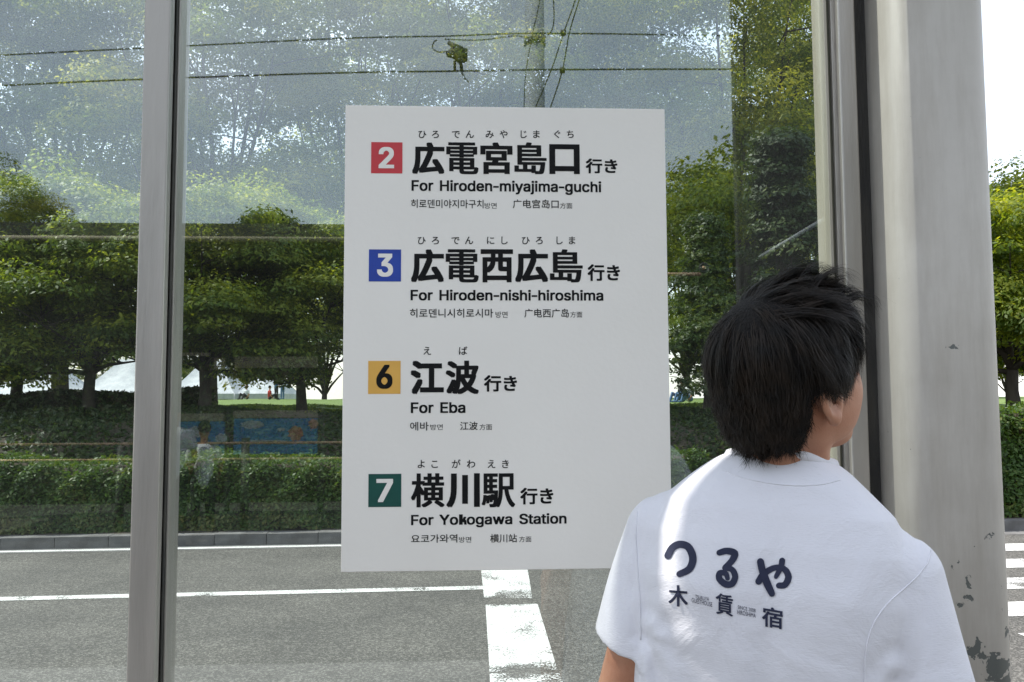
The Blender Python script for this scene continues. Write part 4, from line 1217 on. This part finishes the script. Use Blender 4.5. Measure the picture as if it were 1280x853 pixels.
# unseen shelter roof, its edges placed to shape sun and shade below
roof = empty('shelter_roof', (0, 1.4, 3.46), 'unseen flat roof of the tram shelter, edge set to let sun onto the shirt', 'roof')
MB().box((-7.5, .95, 3.46), (2.6, 1.73, 3.56)).build('deck', M['steel'], roof, bevel=.01)
MB().box((-7.5, .91, 3.44), (2.6, .95, 3.60)).build('fascia', M['alu'], roof)

# ------------------------------------------------------------------ behind the viewer, seen mirrored in the glass
def vtube(name, pts, rad, mt, Yv, parent=None, label=None, cat=None, group=None):
    q = [V(px, py, Yv + (dy[0] if dy else 0)) for px, py, *dy in pts]
    return tag(MB().tube(q, rad, 7).build(name, M[mt], parent, True), label, cat, group)
GW = 'overhead tram wires mirrored in the glass'
def wpts(pts): return [tuple(p) for p in catmull(pts, 6)]
vtube('overhead_wire', wpts([(-300, 86), (0, 69), (180, 60), (425, 48), (560, 45), (640, 42), (740, 42), (925, 45), (1200, 50)]), .008, 'rubber_black', 9.0, None, 'upper of the two long overhead wires mirrored in the glass', 'wire', GW)
vtube('overhead_wire', wpts([(-300, 122), (0, 107), (180, 99), (425, 91), (560, 89), (700, 87), (925, 86.5), (1200, 88)]), .0095, 'rubber_black', 9.0, None, 'lower of the two long overhead wires mirrored in the glass', 'wire', GW)
vtube('overhead_wire', wpts([(735, -60), (719, 0), (705, 40), (690, 85), (669, 135), (640, 200)]), .008, 'rubber_black', 10.5, None, 'span wire slanting past the pole, left one of the pair', 'wire', GW)
vtube('overhead_wire', wpts([(742, -60), (724, 0), (712, 40), (703, 88), (688, 135), (665, 200)]), .008, 'rubber_black', 10.3, None, 'span wire slanting past the pole, right one of the pair', 'wire', GW)
vtube('overhead_wire', wpts([(680, -30), (673, 10), (664, 50), (657, 95), (655, 135)]), .006, 'rubber_black', 10.8, None, 'thin wire hanging close along the pole', 'wire', GW)
vtube('overhead_wire', wpts([(690, -40), (692, 0), (692, 30), (685, 44), (672, 49), (655, 46), (640, 45), (600, 50), (556, 49)]), .006, 'rubber_black', 8.9, None, 'looped feeder wire curling under the upper overhead wire', 'wire', GW)
hg = empty('wire_hanger', V(568, 70, 8.95), 'dark bracket with insulators clamped between the two overhead wires', 'wire bracket')
vtube('clamp', [(560, 53), (575, 62), (578, 70)], [.02, .045, .05], 'dark_steel', 8.95, hg)
vtube('insulator', [(558, 68), (566, 66), (572, 70), (575, 76)], [.03, .06, .055, .04], 'dark_steel', 8.9, hg)
vtube('insulator', [(570, 62), (580, 64), (579, 74), (573, 78)], [.03, .05, .05, .03], 'dark_steel', 9.0, hg)
vtube('drop_arm', [(568.5, 76), (568.5, 88)], .014, 'dark_steel', 8.95, hg)
vtube('drop_arm', [(576, 76), (577, 88)], .018, 'dark_steel', 8.95, hg)
vtube('cable_loop', wpts([(559, 64), (548, 65), (541, 60), (542, 53), (546, 50)]), .007, 'rubber_black', 8.95, hg)
vtube('cable_loop', wpts([(578, 60), (583, 68), (580, 76)]), .007, 'rubber_black', 8.95, hg)
vtube('tail', [(577, 90), (581, 98), (586, 103)], [.012, .01, .006], 'steel', 8.95, hg)
for (a, b) in ((704, 41), (703, 88)):
    vtube('wire_clamp', [(a - 3, b), (a + 3, b)], .035, 'dark_steel', 9.4, hg)
pb = V(670, 300, 13.5)
pole = empty('catenary_pole', (pb.x, pb.y, 0), 'thick pale pole behind the destination sign, mirrored in the glass', 'pole')
MB().tube([(pb.x, pb.y, 0), (pb.x, pb.y, 9.5)], [.17, .15], 20).build('shaft', M['pole'], pole, True)
MB().tube([(pb.x, pb.y, 7.4), (pb.x, pb.y, 7.6)], .175, 20).build('band', M['steel'], pole, True)

# the shelter on the opposite platform
opp = empty('opposite_shelter', (V(300, 505, 10.8).x, V(300, 505, 10.8).y, 0), 'shelter of the opposite platform with blue poster boards, mirrored in the glass', 'shelter')
YV = 10.8; YR = 2 * GY - YV
def rbox(name, x0, x1, y0, y1, mt, dep=(-.04, .04), parent=None, Yv=None, bevel=0):
    Yv = Yv or YV; a = V(x0, y1, Yv); b = V(x1, y0, Yv); yr = 2 * GY - Yv
    return MB().box((a.x, yr + dep[0], a.z), (b.x, yr + dep[1], b.z)).build(name, M[mt], parent, bevel=bevel)
rbox('roof', -320, 560, 288, 300, 'dark_steel', (-2.2, .3), opp, 9.6)
rl = V(-320, 296, 9.28); rr_ = V(560, 281, 9.28)
MB().tube([(rl.x, rl.y, rl.z), (rr_.x, rl.y, rl.z)], .03, 8).build('roof_edge', M['beige'], opp, True)
rbox('back_wall', -320, 560, 300, 446, 'dark_steel', (-2.1, -2.02), opp, 9.6)
for x in (286, 402, 120):
    rbox('post', x - 6, x + 5, 296, 640, 'dark_steel', (-.08, 0), opp)
rbox('beam', 294, 397, 446, 460, 'beige', (-.03, .03), opp)
rbox('beam', 268, 282, 448, 462, 'beige', (-.03, .03), opp)
rbox('beam', 200, 262, 441, 445, 'beige', (-.03, .03), opp)
def poster(x0, x1, y0, y1, spots):
    f = rbox('poster_board', x0, x1, y0, y1, 'poster', (-.03, .02), opp)
    rbox('header', x0, x1, y0 - 10, y0 - .5, 'beige', (-.03, .025), f)
    for (cx, cy, rx, ry, mt) in spots:
        c = V(cx, cy, YV); n = 20; k = YV / F_PX
        mb = MB(); mb.add([(c.x, YR + .024, c.z)] + [(c.x + rx * k * math.cos(2*PI*i/n) * (1 + .18 * math.sin(3*i)), YR + .024, c.z + ry * k * math.sin(2*PI*i/n) * (1 + .15 * math.cos(2.3*i))) for i in range(n)],
                          [(0, 1 + (i+1) % n, 1 + i) for i in range(n)]); mb.build('printed_shape', M[mt], f)
poster(218, 281, 527, 568, [(245, 540, 9, 7, 'poster_white'), (239, 545, 6, 7, 'cloth_dark'), (259, 535, 5, 9, 'poster_pink'), (277, 548, 7, 6, 'poster_white')])
poster(292, 397, 523, 568, [(316, 531, 14, 5, 'poster_white'), (370, 542, 9, 9, 'poster_pink'), (352, 537, 5, 2, 'poster_white'), (392, 530, 6, 6, 'poster_pink'), (330, 552, 30, 2, 'poster_white')])
rl_ = empty('hand_rail', (V(300, 560, 9.9).x, V(300, 560, 9.9).y, 0), 'two copper coloured rails on dark posts, mirrored in the glass above the hedge', 'railing')
for y_, r_ in ((554, .016), (574, .014)):
    a = V(300, y_, 9.9)
    MB().tube([(a.x - 9, a.y, a.z), (a.x + 2.6, a.y, a.z)], r_, 8).build('rail', M['brass'], rl_, True)
for px in (306, 150, -60):
    a = V(px, 550, 9.9); MB().tube([(a.x, a.y - .03, 0), (a.x, a.y - .03, a.z + .02)], .045, 10).build('post', M['dark_steel'], rl_, True)
ta = empty('bracket_arm', V(880, 335, 8), 'small round lamp on a thin arm beside the right edge of the destination sign', 'lamp')
vtube('arm', [(812, 343), (876, 343)], .018, 'brass', 8.0, ta)
vtube('lamp_ring', [(880 + 5 * math.cos(a), 335 + 5 * math.sin(a)) for a in np.linspace(0, 2 * PI, 17)], .014, 'dark_steel', 8.0, ta)
vtube('bulb', [(878, 335), (882, 335)], [.02, .02], 'brass', 8.0, ta)
# stand-in board added behind us; its dark mirror image clears the glass there
a = V(934, 505, 5.6)
ew = empty('sky_blocker_board', (a.x + .55, a.y, FLOOR), 'tall dark board added behind the viewer, blocking sky reflection beside the right window frame', 'board')
MB().box((a.x, a.y - .06, FLOOR), (a.x + 1.15, a.y, 4.6)).build('panel', M['dark_steel'], ew, bevel=.004)
MB().box((a.x - .03, a.y - .08, FLOOR), (a.x - .001, a.y - .01, 4.62)).build('edge_strip', M['dark_steel'], ew, bevel=.002)
vtube('brace', [(950, 322), (1034, 272)], .013, 'steel', 4.9, None, 'pale diagonal brace mirrored beside the right window frame', 'brace')
# trees behind the viewer
G3 = 'trees across the tram tracks, mirrored in the glass'
def back_tree(kind, px, Yv, s, rz, lb, sz=None):
    p = V(px, 505, Yv); tree(kind, p.x, p.y, -.05, s, rz, lb, G3, 'broadleaf_tree', sz)
back_tree('cone', 882, 19, 1.0, .7, 'pointed dark tree mirrored beside the right edge of the destination sign')
back_tree('tall_b', 5, 21, .44, 1.9, 'round dark tree mirrored low in the left glass pane')
back_tree('tall_b', -150, 22, .44, 3.1, 'dark tree mirrored at the left edge of the left glass pane')
back_tree('cone', 335, 17, .88, 2.0, 'low tree mirrored just above the rail, left of the destination sign')
back_tree('tall', 610, 22, .5, 2.6, 'low broad tree mirrored behind the destination sign')
back_tree('low_b', 960, 17, 1.3, 4.0, 'low dark tree mirrored behind the head of the person in the white shirt')
back_tree('low', 790, 19, 1.3, 5.0, 'low tree mirrored behind the right half of the destination sign')
back_tree('tall', 1250, 24, .6, .2, 'tree mirrored beyond the column')
# added hedge, tall enough to block the sky mirrored under the opposite roof
def far_hedge():
    r = np.random.default_rng(77); n = 34000; yR = 2 * GY - 15.5
    h = empty('backdrop_hedge', (0, yR, 0), 'long dark hedge added across the tram tracks to block sky reflection in the glass', 'hedge')
    MB().box((-22, yR - .5, 0), (16, yR + .35, 2.7)).build('twig_mass', M['soil'], h)
    c = np.stack([r.uniform(-22, 16, n), r.normal(size=n) * .06 + .40, r.uniform(0, 2.8, n)], 1); up = r.random(n) < .25
    c[up, 1] = r.uniform(-.5, .4, up.sum()); c[up, 2] = 2.75 + r.normal(size=up.sum()) * .05
    V_, F_ = leaf_quads(c, r.normal(size=(n, 3)) * .5 + np.array((0, .9, .4)), .07 * r.uniform(.6, 1.3, n), r)
    mesh_obj('foliage', np_mesh('foliage', V_, F_, np.clip(.4 + r.normal(size=n) * .2, 0, 1)), M['leaf_dark'], h)
far_hedge()

# ------------------------------------------------------------------ small people
def small_person(x, y, z, pose, top, bottom, label, rz=0, s=1.0):
    t = empty('person', (x, y, z), label, 'person'); h = .022
    T = Matrix.Rotation(rz, 3, 'Z'); Tn = np.array(T) * s; O = np.array((x, y, z))
    def put(name, f, m):
        pts, quads = sd_mesh(f[0], f[1], f[2]); to_obj(name, pts, quads, m, t, lambda q: q @ Tn.T + O)
    p, lo, h = sd_grid((-.4, -.35, -.05), (.4, .75, 1.8), h)
    if pose == 'stand':
        hip = .86; kn = [(s_ * .10, .02, .47) for s_ in (-1, 1)]; ft = [(s_ * .11, 0, .05) for s_ in (-1, 1)]
    else:
        hip = .14; kn = [(s_ * .16, .38, .38) for s_ in (-1, 1)]; ft = [(s_ * .14, .52, .05) for s_ in (-1, 1)]
    sh = hip + .47
    body = cap(p, (0, 0, hip), (0, -.01, sh - .08), .12, .13)
    head = ell(p, (0, .01, sh + .25), (.078, .095, .118)); neck = cap(p, (0, 0, sh - .02), (0, 0, sh + .16), .055, .05)
    arms = 9.; legs = 9.; slv = 9.
    for i, s_ in enumerate((-1, 1)):
        a = (s_ * .17, 0, sh - .04); b = (s_ * .235, .02, sh - .30); c = (s_ * .20, .17, sh - .46)
        arms = np.minimum(arms, np.minimum(cap(p, a, b, .045, .036), cap(p, b, c, .035, .026))); arms = np.minimum(arms, cap(p, c, (c[0], c[1] + .07, c[2] - .07), .034, .020))
        slv = np.minimum(slv, cap(p, (0, 0, sh - .05), a, .07, .062)); slv = np.minimum(slv, cap(p, a, tuple(np.array(a) * .45 + np.array(b) * .55), .06, .058))
        legs = np.minimum(legs, np.minimum(cap(p, (s_ * .08, 0, hip), kn[i], .09, .065), cap(p, kn[i], ft[i], .065, .048)))
        legs = np.minimum(legs, cap(p, ft[i], (ft[i][0], ft[i][1] + .14, .04), .045, .035))
    put('body', (smin(smin(head, neck, .03), smin(body + .02, arms, .03), .03), lo, h), 'skin')
    put('shirt', (smin(body - .005, slv, .05), lo, h), top)
    put('trousers', (smin(legs, ell(p, (0, 0, hip), (.15, .11, .12)), .04), lo, h), bottom)
    hr = ell(p, (0, -.006, sh + .268), (.088, .103, .115)); hr = smax(hr, (p[..., 1] - .05) - (p[..., 2] - sh - .28) * 1.2, .01); hr = smax(hr, sh + .20 - p[..., 2], .01)
    put('hair', (hr, lo, h), 'hair_base')
def lawn_person(px, Y, pose, top, bottom, label, rz=0, s=1.):
    p = P(px, 505, Y); small_person(p.x, Y, ground_z(p.x, Y), pose, top, bottom, label, rz, s)
lawn_person(308, 58, 'sit', 'cloth_white', 'cloth_dark', 'person in white sitting on the lawn in front of the greyish marquee', 2.6)
lawn_person(337, 60, 'sit', 'cloth_red', 'cloth_dark', 'person in red sitting on the lawn', -1.2)
lawn_person(353, 61, 'stand', 'cloth_white', 'cloth_blue', 'person in a white top standing beside the right end of the marquees', 1.0)
lawn_person(345, 62, 'stand', 'cloth_blue', 'cloth_dark', 'person in blue standing beside the right end of the marquees', -.6)
for px, py, Yv, tp, bt_, lb, sc_ in ((218, 505, 11.9, 'cloth_white', 'cloth_dark', 'person in a white shirt standing on the opposite platform next to the aluminium mullion', 0.0),
                                (256, 532, 12.2, 'cloth_white', 'cloth_dark', 'person in a white shirt standing in front of the left blue poster', 0.0)):
    q = V(px, 505, Yv - 2.3); sc_ = (1.65 - (py - 505 - 8) / F_PX * (Yv - 2.3) - .12) / 1.70
    small_person(q.x, q.y, .12, 'stand', tp, bt_, lb, 2.8, sc_)
for px, tp, lb in ((853, 'cloth_dark', 'dark-clothed person sitting beyond the right edge of the destination sign'), (862, 'cloth_white', 'person in white sitting beyond the right edge of the destination sign')):
    lawn_person(px, 34 if tp == 'cloth_white' else 35, 'sit', tp, 'cloth_blue', lb, 2.0)
MB().box((V(250, 505, 9.9).x - 14, 2 * GY - 13.2, -.02), (V(250, 505, 9.9).x + 8, 2 * GY - 9.6, .12)).build('opposite_platform', M['ballast'])
tag(bpy.data.objects['opposite_platform'], kind='structure')
